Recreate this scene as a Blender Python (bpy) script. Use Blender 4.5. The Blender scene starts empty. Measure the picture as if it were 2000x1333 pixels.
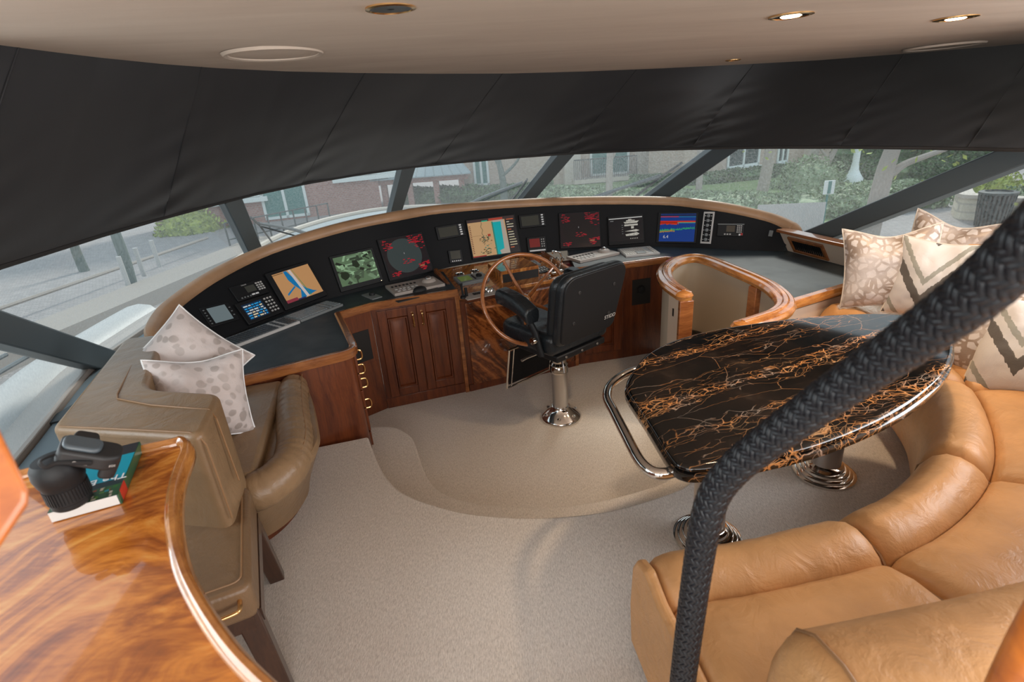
import bpy, bmesh, math, random
from mathutils import Vector, Matrix, noise
from math import pi, sin, cos, radians, sqrt, hypot, atan2, exp, tan
random.seed(7)
V = Vector
COL = bpy.context.scene.collection
# ------------------------------------------------------------------ camera
F = 1035.0; PT = radians(22.6); RO = radians(4.4); EYE = V((0, 0, 1.5))
_r0 = V((1, 0, 0)); _u0 = V((0, sin(PT), cos(PT))); W_ = V((0, cos(PT), -sin(PT)))
R_ = _r0*cos(RO) - _u0*sin(RO); U_ = _r0*sin(RO) + _u0*cos(RO)
cam = bpy.data.objects.new('camera', bpy.data.cameras.new('camera'))
COL.objects.link(cam)
m = Matrix((R_, U_, -W_)).transposed().to_4x4(); m.translation = EYE
cam.matrix_world = m
cam.data.sensor_width = 36; cam.data.lens = F*36/2000; cam.data.clip_start = .02; cam.data.clip_end = 400
cam.data.dof.use_dof = True; cam.data.dof.focus_distance = 2.8; cam.data.dof.aperture_fstop = 5.0
bpy.context.scene.camera = cam

def ray(x, y): return W_ + R_*((x-1000)/F) + U_*((666.5-y)/F)
def at(x, y, z):
    d = ray(x, y); return EYE + d*((z-EYE.z)/d.z)
def atY(x, y, Y):
    d = ray(x, y); return EYE + d*(Y/d.y)
def atd(x, y, dep): return EYE + ray(x, y)*dep
# boat axes
YAW = radians(21.66)
FW = V((-sin(YAW), cos(YAW), 0)); SB = V((cos(YAW), sin(YAW), 0))
def bw(lat, lon, z=0): return SB*lat + FW*lon + V((0, 0, z))
_d = ray(655, 838); RAKE = V((_d.x, _d.y, _d.z))/(-_d.z)       # unit drop of 1 m along the windscreen posts

# ------------------------------------------------------------------ object helpers
ROOT = {}
def tag(o, label, cat, group=None, kind=None):
    if label: o['label'] = label
    if cat: o['category'] = cat
    if group: o['group'] = group
    if kind: o['kind'] = kind
    return o
def thing(name, label, cat, loc=(0, 0, 0), group=None, rot=None):
    o = bpy.data.objects.new(name, None); COL.objects.link(o); o.location = loc; o.empty_display_size = .1
    if rot: o.rotation_euler = rot
    ROOT[o] = V(loc)
    return tag(o, label, cat, group)

class MB:
    def __init__(s): s.v = []; s.f = []; s.c = []; s.uv = None
    def add(s, vs, fs, col=None):
        b = len(s.v); s.v += [V(p) for p in vs]
        for f in fs: s.f.append([b+i for i in f]); s.c.append(col)
        return s
    def box(s, c, size, M=None, col=None):
        x, y, z = [k/2 for k in size]
        P = [V((a*x, b*y, d*z)) for d in (-1, 1) for a, b in ((-1, -1), (1, -1), (1, 1), (-1, 1))]
        if M is not None: P = [M @ p for p in P]
        return s.add([p+V(c) for p in P], [(3, 2, 1, 0), (4, 5, 6, 7), (0, 1, 5, 4), (1, 2, 6, 5), (2, 3, 7, 6), (3, 0, 4, 7)], col)
    def obox(s, o, ax, ay, az, col=None):
        """box with origin corner o and three edge vectors"""
        o = V(o); P = [o, o+ax, o+ax+ay, o+ay]; P += [p+az for p in P]
        return s.add(P, [(3, 2, 1, 0), (4, 5, 6, 7), (0, 1, 5, 4), (1, 2, 6, 5), (2, 3, 7, 6), (3, 0, 4, 7)], col)
    def prism(s, poly, z0, z1, col=None):
        n = len(poly)
        a = sum(poly[i][0]*poly[(i+1) % n][1]-poly[(i+1) % n][0]*poly[i][1] for i in range(n))
        if a < 0: poly = poly[::-1]
        g = lambda z, p: z(p) if callable(z) else z
        P = [V((p[0], p[1], g(z0, p))) for p in poly]+[V((p[0], p[1], g(z1, p))) for p in poly]
        fs = [list(range(n))[::-1], list(range(n, 2*n))]+[(i, (i+1) % n, n+(i+1) % n, n+i) for i in range(n)]
        return s.add(P, fs, col)
    def grid(s, rows, close=False, closev=False, col=None):
        n = len(rows[0]); P = [p for r in rows for p in r]; fs = []
        for i in range(len(rows)-(0 if closev else 1)):
            i2 = (i+1) % len(rows)
            for j in range(n if close else n-1):
                k = (j+1) % n; fs.append((i*n+j, i*n+k, i2*n+k, i2*n+j))
        return s.add(P, fs, col)
    def tube(s, path, r, n=12, cap=True, closed=False, sx=1, col=None):
        path = [V(p) for p in path]; rows = []; m_ = len(path); up = None
        for i, p in enumerate(path):
            if closed: t = path[(i+1) % m_]-path[i-1]
            else: t = path[min(i+1, m_-1)]-path[max(i-1, 0)]
            t.normalize()
            if up is None:
                up = V((0, 0, 1)) if abs(t.z) < .9 else V((1, 0, 0))
            a = t.cross(up).normalized(); b = a.cross(t).normalized(); up = b
            rr = r[i] if hasattr(r, '__len__') else r
            rows.append([p+a*(cos(2*pi*k/n)*rr*sx)+b*(sin(2*pi*k/n)*rr) for k in range(n)])
        b0 = len(s.v); s.grid(rows, close=True, closev=closed, col=col)
        if cap and not closed:
            s.f.append([b0+k for k in range(n)]); s.c.append(col)
            s.f.append([b0+(m_-1)*n+k for k in range(n)][::-1]); s.c.append(col)
        return s
    def lathe(s, prof, c=(0, 0, 0), n=32, M=None, col=None):
        c = V(c); rows = []
        for r, z in prof:
            row = [V((r*cos(2*pi*k/n), r*sin(2*pi*k/n), z)) for k in range(n)]
            if M is not None: row = [M @ p for p in row]
            rows.append([p+c for p in row])
        b0 = len(s.v); s.grid(rows, close=True, col=col)
        if prof[0][0] > 1e-4: s.f.append([b0+k for k in range(n)][::-1]); s.c.append(col)
        if prof[-1][0] > 1e-4: s.f.append([b0+(len(prof)-1)*n+k for k in range(n)]); s.c.append(col)
        return s
    def sweep(s, path, prof, out=1, cap=True, zs=None, col=None, closed=False):
        """profile (u,w): u along horizontal right-hand normal of the path, w up"""
        path = [V(p) for p in path]; m_ = len(path); rows = []
        for i, p in enumerate(path):
            if closed: ta = path[i]-path[i-1]; tb = path[(i+1) % m_]-path[i]
            else:
                ta = path[i]-path[max(i-1, 0)]; tb = path[min(i+1, m_-1)]-path[i]
                if i == 0: ta = tb
                if i == m_-1: tb = ta
            ta = V((ta.x, ta.y, 0)).normalized(); tb = V((tb.x, tb.y, 0)).normalized()
            t = (ta+tb).normalized(); nrm = V((t.y, -t.x, 0))*out
            k = 1/max(.5, t.dot(tb))
            f = zs(i) if zs else (lambda u, w: (u, w))
            row = []
            for u, w in prof:
                uu, ww = f(u, w); row.append(p+nrm*(uu*k)+V((0, 0, ww)))
            rows.append(row)
        b0 = len(s.v); n = len(prof); s.grid(rows, close=True, closev=closed, col=col)
        if cap and not closed:
            s.f.append([b0+k for k in range(n)]); s.c.append(col)
            s.f.append([b0+(m_-1)*n+k for k in range(n)][::-1]); s.c.append(col)
        return s
    def build(s, name, mat, parent=None, bevel=0, seg=2, sub=0, ang=38, flat=False, local=False, fix=True):
        off = V((0, 0, 0))
        if parent is not None and not local:
            off = ROOT.get(parent, V((0, 0, 0)))
        me = bpy.data.meshes.new(name)
        me.from_pydata([tuple(p-off) for p in s.v], [], s.f); me.update()
        if any(c is not None for c in s.c):
            at_ = me.color_attributes.new('Col', 'FLOAT_COLOR', 'CORNER')
            for p, c in zip(me.polygons, s.c):
                c = c or (.02, .02, .02)
                for li in p.loop_indices: at_.data[li].color = (c[0], c[1], c[2], 1)
        if s.uv:
            l = me.uv_layers.new(name='UV')
            for p in me.polygons:
                for li, vi in zip(p.loop_indices, p.vertices): l.data[li].uv = s.uv[vi]
        if fix:
            b = bmesh.new(); b.from_mesh(me); bmesh.ops.recalc_face_normals(b, faces=b.faces); b.to_mesh(me); b.free()
        o = bpy.data.objects.new(name, me); COL.objects.link(o)
        if mat: me.materials.append(mat)
        if not flat:
            me.polygons.foreach_set('use_smooth', [True]*len(me.polygons))
            if not sub: me.set_sharp_from_angle(angle=radians(ang))
        if bevel:
            md = o.modifiers.new('b', 'BEVEL'); md.width = bevel; md.segments = seg; md.limit_method = 'ANGLE'; md.angle_limit = radians(35)
        if sub:
            md = o.modifiers.new('s', 'SUBSURF'); md.levels = sub; md.render_levels = sub
        if parent is not None:
            o.parent = parent; ROOT[o] = off
        else: ROOT[o] = V((0, 0, 0))
        return o
def struct(o): o['kind'] = 'structure'; return o
def copy_tree(o, parent=None):
    c = o.copy(); COL.objects.link(c)
    if parent is not None: c.parent = parent
    for ch in [x for x in bpy.data.objects if x.parent == o]: copy_tree(ch, c)
    return c
def text(body, name, mat, M, size, parent, extrude=.0003, align='CENTER'):
    cu = bpy.data.curves.new(name, 'FONT'); cu.body = body; cu.size = size; cu.align_x = align; cu.align_y = 'CENTER'; cu.extrude = extrude
    cu.materials.append(mat)
    tmp = bpy.data.objects.new('tmp', cu); me = bpy.data.meshes.new_from_object(tmp); bpy.data.objects.remove(tmp)
    o = bpy.data.objects.new(name, me); COL.objects.link(o); o.parent = parent
    M = M.copy(); M.translation = M.translation-ROOT.get(parent, V((0, 0, 0)))
    o.matrix_local = M
    return o
def frame(o, x, y):
    """matrix with x and y axes (world), z normal"""
    x = V(x).normalized(); z = x.cross(V(y)).normalized(); y = z.cross(x)
    M = Matrix((x, y, z)).transposed().to_4x4(); M.translation = V(o); return M
def cr(pts, n=8, closed=False):
    """Catmull-Rom smoothing"""
    P = [V(p) for p in pts]; out = []; m_ = len(P)
    rng = range(m_ if closed else m_-1)
    for i in rng:
        if closed: a, b, c, d = P[i-1], P[i], P[(i+1) % m_], P[(i+2) % m_]
        else: a, b, c, d = P[max(i-1, 0)], P[i], P[i+1], P[min(i+2, m_-1)]
        for k in range(n):
            t = k/n
            out.append(.5*((2*b)+(c-a)*t+(2*a-5*b+4*c-d)*t*t+(3*b-a-3*c+d)*t**3))
    if not closed: out.append(P[-1])
    return out
def rpoly(pts, r=.02, n=4):
    """round the corners of a polygon; r may be a list"""
    out = []; m_ = len(pts)
    for i in range(m_):
        a = V((*pts[i-1][:2], 0)); b = V((*pts[i][:2], 0)); c = V((*pts[(i+1) % m_][:2], 0))
        rr = r[i] if hasattr(r, '__len__') else r
        rr = min(rr, (a-b).length*.49, (c-b).length*.49)
        if rr < 1e-4: out.append(b); continue
        p = b+(a-b).normalized()*rr; q = b+(c-b).normalized()*rr
        for k in range(n+1):
            t = k/n; out.append(p*(1-t)**2+b*2*t*(1-t)+q*t*t)
    return out

# ------------------------------------------------------------------ materials
def mat(name, base=(.5, .5, .5), rough=.5, metal=0, coat=0, spec=.5, sheen=0, emit=None, es=1):
    m_ = bpy.data.materials.new(name); m_.use_nodes = True
    b = m_.node_tree.nodes['Principled BSDF']
    b.inputs['Base Color'].default_value = (*base, 1); b.inputs['Roughness'].default_value = rough
    b.inputs['Metallic'].default_value = metal; b.inputs['Coat Weight'].default_value = coat; b.inputs['Coat Roughness'].default_value = .04
    b.inputs['Specular IOR Level'].default_value = spec; b.inputs['Sheen Weight'].default_value = sheen
    if emit: b.inputs['Emission Color'].default_value = (*emit, 1); b.inputs['Emission Strength'].default_value = es
    return m_
class NT:
    def __init__(s, m_): s.m = m_; s.t = m_.node_tree; s.b = s.t.nodes['Principled BSDF']
    def n(s, typ, **kw):
        x = s.t.nodes.new(typ)
        for k, v in kw.items():
            if k == 'op': x.operation = v
            elif k in x.inputs: 
                if hasattr(v, 'is_linked') or hasattr(v, 'links'): s.t.links.new(v, x.inputs[k])
                else: x.inputs[k].default_value = v
            else: setattr(x, k, v)
        return x
    def coord(s, scale=(1, 1, 1), rot=(0, 0, 0), kind='Object', loc=(0, 0, 0)):
        tc = s.n('ShaderNodeTexCoord'); mp = s.n('ShaderNodeMapping')
        mp.inputs['Scale'].default_value = scale; mp.inputs['Rotation'].default_value = rot; mp.inputs['Location'].default_value = loc
        s.t.links.new(tc.outputs[kind], mp.inputs['Vector']); return mp.outputs[0]
    def noise(s, vec, scale, detail=4, rough=.5, dist=0):
        x = s.n('ShaderNodeTexNoise', Scale=scale, Detail=detail, Roughness=rough, Distortion=dist); s.t.links.new(vec, x.inputs['Vector']); return x.outputs['Fac']
    def noisec(s, vec, scale, detail=3):
        x = s.n('ShaderNodeTexNoise', Scale=scale, Detail=detail); s.t.links.new(vec, x.inputs['Vector']); return x.outputs['Color']
    def ramp(s, fac, stops, interp='LINEAR'):
        x = s.n('ShaderNodeValToRGB'); x.color_ramp.interpolation = interp; e = x.color_ramp.elements
        while len(e) < len(stops): e.new(.5)
        for el, (p, c) in zip(e, stops):
            el.position = p; el.color = (*c, 1) if hasattr(c, '__len__') else (c, c, c, 1)
        s.t.links.new(fac, x.inputs[0]); return x.outputs[0]
    def mix(s, fac, a, b, bt='MIX'):
        x = s.n('ShaderNodeMix', data_type='RGBA', blend_type=bt)
        for sock, val in ((x.inputs[0], fac), (x.inputs[6], a), (x.inputs[7], b)):
            if hasattr(val, 'links'): s.t.links.new(val, sock)
            else: sock.default_value = val if not hasattr(val, '__len__') else (*val, 1)
        return x.outputs[2]
    def math(s, op, a, b=0, c=0):
        x = s.n('ShaderNodeMath', op=op)
        for i, val in enumerate((a, b, c)):
            if hasattr(val, 'links'): s.t.links.new(val, x.inputs[i])
            else: x.inputs[i].default_value = val
        return x.outputs[0]
    def vadd(s, a, b, k=1):
        sc = s.n('ShaderNodeVectorMath', op='SCALE'); s.t.links.new(b, sc.inputs[0]); sc.inputs['Scale'].default_value = k
        x = s.n('ShaderNodeVectorMath', op='ADD'); s.t.links.new(a, x.inputs[0]); s.t.links.new(sc.outputs[0], x.inputs[1]); return x.outputs[0]
    def sep(s, v): x = s.n('ShaderNodeSeparateXYZ'); s.t.links.new(v, x.inputs[0]); return x.outputs
    def comb(s, x_, y_, z_):
        x = s.n('ShaderNodeCombineXYZ')
        for i, val in enumerate((x_, y_, z_)):
            if hasattr(val, 'links'): s.t.links.new(val, x.inputs[i])
            else: x.inputs[i].default_value = val
        return x.outputs[0]
    def color(s, c): s.t.links.new(c, s.b.inputs['Base Color'])
    def rough(s, c): s.t.links.new(c, s.b.inputs['Roughness'])
    def bump(s, h, strength=.3, dist=.01):
        x = s.n('ShaderNodeBump', Strength=strength, Distance=dist); s.t.links.new(h, x.inputs['Height'])
        s.t.links.new(x.outputs[0], s.b.inputs['Normal']); return x
M = {}
def wood(name, dark, light, scale=(14, 14, .8), coat=.5, rough=.35, rot=(0, 0, 0), big=.35):
    m_ = mat(name, rough=rough, coat=coat); n = NT(m_); c = n.coord(scale, rot)
    w = n.vadd(c, n.noisec(n.coord((1, 1, 1)), 2.2), 1.2)
    f = n.noise(w, 2.2, 8, .62, .3); g = n.noise(w, 14, 3, .6)
    k = n.math('ADD', n.math('MULTIPLY', f, .75), n.math('MULTIPLY', g, .25))
    n.color(n.ramp(k, [(.34, dark), (.5, [(a+b)/2 for a, b in zip(dark, light)]), (.66, light)]))
    n.bump(g, .04, .002); return m_
M['wood'] = wood('mahogany', (.070, .014, .005), (.20, .050, .013))
M['wood_h'] = wood('mahogany across', (.17, .048, .014), (.40, .15, .045), scale=(1.6, 1.6, 14), coat=.8, rough=.25)
M['rail'] = wood('varnished rail', (.27, .085, .018), (.62, .27, .07), scale=(5, 5, 30), coat=1, rough=.2)
M['near_wood'] = wood('honey varnish', (.36, .085, .010), (.60, .17, .02), scale=(4, 4, 9), coat=.6, rough=.4)
def burl(name, cols, sc=1, rot=0, coat=1, rough=.22, kind='xz'):
    m_ = mat(name, rough=rough, coat=coat); n = NT(m_)
    c = n.coord((1, 1, 1), (0, 0, rot)); x, y, z = n.sep(c)[:3]
    if kind == 'xz': u, v = x, z
    else: u, v = x, y
    # feathered crotch figure: chevrons around a centre line
    a = n.math('ABSOLUTE', n.math('ADD', u, n.math('MULTIPLY', n.noise(c, 3*sc), .12)))
    d = n.math('SUBTRACT', v, n.math('MULTIPLY', a, 1.1))
    p = n.comb(n.math('MULTIPLY', a, 3*sc), n.math('MULTIPLY', d, 16*sc), 0)
    p = n.vadd(p, n.noisec(c, 4*sc), 2.4)
    f = n.noise(p, 1.0, 6, .6, .6); g = n.noise(n.coord((20, 60, 60), (0, 0, rot)), 1.5, 4, .6)
    k = n.math('ADD', n.math('MULTIPLY', f, .85), n.math('MULTIPLY', g, .15))
    n.color(n.ramp(k, [(.32, cols[0]), (.46, cols[1]), (.56, cols[2]), (.7, cols[3])])); return m_
M['burl'] = burl('flame mahogany', [(.03, .008, .004), (.13, .035, .01), (.34, .10, .025), (.52, .19, .05)])
def swirl(name):
    m_ = mat(name, rough=.25, coat=1); n = NT(m_)
    c = n.coord((1, 1, 1), (0, 0, radians(-18)))
    w = n.vadd(c, n.noisec(n.coord((1.6, 1.6, 1.6)), 1.6, 1), .55)
    w2 = n.n('ShaderNodeMapping'); w2.inputs['Scale'].default_value = (2.4, 12, 3); n.t.links.new(w, w2.inputs['Vector'])
    f = n.noise(w2.outputs[0], 1.3, 7, .6, 1.4); g = n.noise(n.coord((30, 140, 30), (0, 0, radians(-12))), 1, 3)
    k = n.math('ADD', n.math('MULTIPLY', f, .85), n.math('MULTIPLY', g, .15))
    n.color(n.ramp(k, [(.3, (.13, .03, .005)), (.43, (.38, .105, .014)), (.55, (.68, .24, .035)), (.7, (.86, .46, .12))])); return m_
M['swirl'] = swirl('figured veneer')
M['podtop'] = burl('helm veneer', [(.12, .035, .01), (.32, .10, .022), (.52, .19, .04), (.68, .30, .08)], sc=1.2, kind='xy', rot=-YAW)
def leather(name, base, rough=.4, wr=.35, scale=7, spec=.45, stretch=(1, 1, 1)):
    m_ = mat(name, base, rough, spec=spec); n = NT(m_); c = n.coord()
    a = n.noise(n.coord(stretch), scale, 5, .6, .8); b = n.noise(c, 260, 2)
    h = n.math('ADD', n.math('MULTIPLY', a, 1), n.math('MULTIPLY', b, .06))
    n.bump(h, wr, .02)
    d = [x*.86 for x in base]; l = [min(1, x*1.1) for x in base]
    n.color(n.ramp(n.noise(c, 5, 4, .6), [(.35, d), (.65, l)])); return m_
M['tan'] = leather('caramel leather', (.56, .30, .125), .42, .34, 12)
M['tan_far'] = leather('tan bench leather', (.33, .20, .105), .38, .5, 9)
M['tan_welt'] = mat('leather welt', (.27, .145, .065), .5)
M['brown2'] = leather('dark tan leather', (.19, .112, .058), .36, .3, 8)
M['brown'] = leather('brown leather', (.25, .155, .082), .36, .3, 8)
M['blackl'] = leather('black leather', (.014, .017, .02), .3, .35, 12)
M['blackp'] = mat('black plastic', (.010, .010, .011), .5, spec=.3)
M['blackm'] = mat('matt black panel', (.008, .008, .009), .6, spec=.2)
M['grey'] = mat('grey plastic', (.18, .19, .19), .5)
M['lgrey'] = mat('pale keypad plastic', (.42, .36, .32), .5)
M['silver'] = mat('silver plastic', (.5, .48, .46), .4)
M['chrome'] = mat('polished steel', (.75, .72, .68), .07, 1)
M['bsteel'] = mat('brushed steel', (.55, .52, .5), .28, 1)
M['brass'] = mat('brass', (.85, .52, .22), .22, 1)
M['white'] = mat('white', (.8, .8, .8), .5)
M['cream'] = mat('cream panel', (.62, .49, .38), .6)
M['beige'] = mat('stair wall lining', (.47, .40, .31), .75)
M['dark'] = mat('dark recess', (.012, .010, .009), .6)
M['keys'] = mat('key caps', (.06, .065, .07), .4)
M['keys_l'] = mat('pale key caps', (.5, .46, .42), .45)
def desk():
    m_ = mat('slate desk vinyl', (.035, .044, .050), .5, spec=.3); n = NT(m_)
    n.bump(n.noise(n.coord(), 300, 3), .12, .001); n.rough(n.ramp(n.noise(n.coord((2, 2, 2)), 3, 4), [(.3, .42), (.7, .58)])); return m_
M['desk'] = desk()
def carpet():
    m_ = mat('wool carpet', (.5, .42, .35), .95, spec=.1, sheen=.2); n = NT(m_)
    c = n.coord((260, 70, 100), (0, 0, radians(-12))); a = n.noise(c, 1, 4, .7, .6)
    n.color(n.mix(n.ramp(n.noise(n.coord(), 1.3, 4), [(.3, 0), (.7, 1)]), n.ramp(a, [(.3, (.46, .405, .355)), (.62, (.76, .69, .62))]), n.ramp(a, [(.3, (.52, .475, .43)), (.62, (.80, .745, .69))])))
    n.bump(a, .55, .006); return m_
M['carpet'] = carpet()
def ceilm():
    m_ = mat('suede headliner', (.5, .4, .32), .9, spec=.15); n = NT(m_)
    a = n.noise(n.coord((.6, 3, 1), (0, 0, -YAW)), 2, 6, .6, .5)
    n.color(n.ramp(a, [(.3, (.50, .405, .33)), (.7, (.58, .485, .40))])); n.bump(n.noise(n.coord(), 120, 3), .1, .002); return m_
M['ceil'] = ceilm()
def marble():
    m_ = mat('black and gold marble', rough=.07, coat=.1); n = NT(m_)
    c = n.coord((1, 1, 1), (0, 0, radians(-22)))
    w = n.vadd(c, n.noisec(n.coord((1, 1, 1)), 5, 5), .10)
    def vein(sc, off, wid, strech):
        mp = n.n('ShaderNodeMapping'); mp.inputs['Scale'].default_value = strech; mp.inputs['Location'].default_value = (off, off*1.7, 0); n.t.links.new(w, mp.inputs['Vector'])
        v = n.n('ShaderNodeTexVoronoi', feature='DISTANCE_TO_EDGE', Scale=sc); n.t.links.new(mp.outputs[0], v.inputs['Vector'])
        return n.ramp(v.outputs['Distance'], [(0, 1), (wid, 0)])
    v1 = vein(15, 0, .045, (.9, 3.0, 1)); v2 = vein(34, 3, .06, (1, 2.0, 1)); v3 = vein(4.2, 7, .008, (.7, 2.6, 1))
    bandc = n.n('ShaderNodeMapping'); bandc.inputs['Scale'].default_value = (.55, 10.5, 1); bandc.inputs['Location'].default_value = (.3, .2, 0); n.t.links.new(w, bandc.inputs['Vector'])
    bn = n.noise(bandc.outputs[0], 1.25, 4, .6, .35)
    band = n.ramp(bn, [(.555, 0), (.60, 1)]); core = n.ramp(bn, [(.60, 0), (.66, 1)])
    thin = n.ramp(n.noise(bandc.outputs[0], 2.3, 4, .55), [(.50, 0), (.64, .6)])
    veins = n.math('MAXIMUM', n.math('MULTIPLY', v1, band), n.math('MULTIPLY', v2, n.math('MAXIMUM', core, n.math('MULTIPLY', band, .35))))
    veins = n.math('MAXIMUM', n.math('MULTIPLY', v1, thin), veins)
    veins = n.math('MAXIMUM', veins, n.math('MULTIPLY', v3, .45))
    bg = n.ramp(n.noise(w, 6, 5, .6), [(.4, (.003, .003, .003)), (.62, (.012, .008, .006)), (.8, (.045, .03, .02))])
    gold = n.ramp(n.noise(c, 9, 4), [(.36, (.42, .33, .27)), (.5, (.66, .27, .08)), (.66, (.62, .36, .18))])
    n.color(n.mix(veins, bg, gold)); return m_
M['marble'] = marble()
def shade():
    m_ = mat('charcoal blind cloth', (.035, .034, .036), .62, sheen=.15); n = NT(m_)
    n.bump(n.noise(n.coord(), 200, 2), .1, .001)
    n.color(n.ramp(n.noise(n.coord(), 1.4, 3), [(.3, (.009, .009, .011)), (.7, (.015, .014, .014))])); return m_
M['shade'] = shade()
M['mull'] = mat('grey window post', (.07, .085, .092), .4, spec=.5)
M['mullb'] = mat('dark window post liner', (.035, .03, .028), .5)
def glassm():
    """window pane with the woven mesh sun cover outside it: milky, mostly see-through"""
    m_ = bpy.data.materials.new('meshed window glass'); m_.use_nodes = True; t = m_.node_tree; t.nodes.clear()
    o = t.nodes.new('ShaderNodeOutputMaterial'); tr = t.nodes.new('ShaderNodeBsdfTransparent'); tr.inputs[0].default_value = (.88, .93, .92, 1)
    df = t.nodes.new('ShaderNodeBsdfDiffuse'); df.inputs[0].default_value = (.55, .58, .58, 1)
    tl = t.nodes.new('ShaderNodeBsdfTranslucent'); tl.inputs[0].default_value = (.62, .65, .65, 1)
    gl = t.nodes.new('ShaderNodeBsdfGlossy'); gl.inputs['Roughness'].default_value = .02
    a = t.nodes.new('ShaderNodeMixShader'); a.inputs[0].default_value = .6; t.links.new(df.outputs[0], a.inputs[1]); t.links.new(tl.outputs[0], a.inputs[2])
    b = t.nodes.new('ShaderNodeMixShader'); t.links.new(tr.outputs[0], b.inputs[1]); t.links.new(a.outputs[0], b.inputs[2])
    tc = t.nodes.new('ShaderNodeTexCoord'); nz = t.nodes.new('ShaderNodeTexNoise'); nz.inputs['Scale'].default_value = 90; t.links.new(tc.outputs['Object'], nz.inputs['Vector'])
    rp = t.nodes.new('ShaderNodeMapRange'); rp.inputs['To Min'].default_value = .10; rp.inputs['To Max'].default_value = .30; rp.inputs['From Min'].default_value = .3; rp.inputs['From Max'].default_value = .7
    t.links.new(nz.outputs['Fac'], rp.inputs['Value']); t.links.new(rp.outputs[0], b.inputs[0])
    fr = t.nodes.new('ShaderNodeFresnel'); fr.inputs[0].default_value = 1.3
    c = t.nodes.new('ShaderNodeMixShader'); t.links.new(fr.outputs[0], c.inputs[0]); t.links.new(b.outputs[0], c.inputs[1]); t.links.new(gl.outputs[0], c.inputs[2])
    t.links.new(c.outputs[0], o.inputs[0]); return m_
M['glass'] = glassm()
def screenm(name, s=1.0):
    m_ = mat(name, (.01, .01, .01), .15); n = NT(m_)
    a = n.n('ShaderNodeVertexColor', layer_name='Col'); n.t.links.new(a.outputs[0], n.b.inputs['Emission Color']); n.b.inputs['Emission Strength'].default_value = s
    return m_
M['screen'] = screenm('lit display', .42)
def vcol(name, rough=.5):
    m_ = mat(name, rough=rough); n = NT(m_); a = n.n('ShaderNodeVertexColor', layer_name='Col'); n.color(a.outputs[0]); return m_
M['print'] = vcol('printed cover', .3)
def leopard(name, bg, fg, sc=1, net=False):
    m_ = mat(name, rough=.75, sheen=.3); n = NT(m_); c = n.coord()
    w = n.vadd(c, n.noisec(c, 14), .03)
    v = n.n('ShaderNodeTexVoronoi', feature='DISTANCE_TO_EDGE' if net else 'F1', Scale=17*sc); n.t.links.new(w, v.inputs['Vector'])
    if net: f = n.ramp(v.outputs['Distance'], [(.11, 1), (.16, 0)])
    else: f = n.ramp(v.outputs['Distance'], [(.36, 1), (.44, 0)])
    k = n.ramp(n.noise(c, 5, 2), [(.4, .3), (.6, .9)])
    n.color(n.mix(n.math('MULTIPLY', f, k), bg, fg)); n.bump(n.noise(c, 16, 4, .6, .5), .35, .012)
    n.rough(n.ramp(f, [(0, .75), (1, .4)])); return m_
M['leo'] = leopard('pale spotted fabric', (.60, .52, .49), (.37, .31, .28), 1.35)
M['leo_net'] = leopard('brown netted fabric', (.54, .495, .48), (.235, .165, .12), 1.5, True)
def ikat():
    m_ = mat('ikat fabric', rough=.8, sheen=.2); n = NT(m_); c = n.coord(); x, y, z = n.sep(c)[:3]
    zz = n.math('ABSOLUTE', n.math('SUBTRACT', n.math('FRACT', n.math('ADD', n.math('MULTIPLY', x, 3.1), .13)), .5))
    k = n.math('FRACT', n.math('ADD', n.math('MULTIPLY', y, 3.3), n.math('ADD', n.math('MULTIPLY', zz, 1.5), n.math('MULTIPLY', n.noise(n.coord((90, 8, 1)), 1, 2), .10))))
    n.color(n.ramp(k, [(0, (.55, .52, .51)), (.30, (.56, .53, .52)), (.32, (.085, .075, .068)), (.5, (.11, .10, .09)), (.52, (.54, .52, .51)), (.68, (.27, .27, .24)), (.8, (.56, .53, .52))], 'CONSTANT'))
    n.bump(n.noise(c, 14, 4, .6, .5), .3, .012); return m_
M['ikat'] = ikat()
M['pfabric'] = mat('plain pillow back', (.58, .52, .46), .85)
M['blue_grey'] = mat('sill vinyl', (.13, .165, .185), .5)
M['paper'] = mat('page edges', (.62, .60, .58), .8)
M['lampglow'] = mat('warm lamp', (.8, .6, .4), .5, emit=(1, .66, .36), es=9)
M['fascia'] = mat('dark trim', (.03, .028, .027), .5)
# ================================================================== ROOM SHELL
ZC = 1.8; TILT = .022
def ceil_at(x, y):
    n = V((TILT*SB.x, TILT*SB.y, 1)); d = ray(x, y); t = (ZC-EYE.z)/n.dot(d); return EYE+d*t
def ceil_z(p): return ZC-TILT*(SB.x*p[0]+SB.y*p[1])
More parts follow.
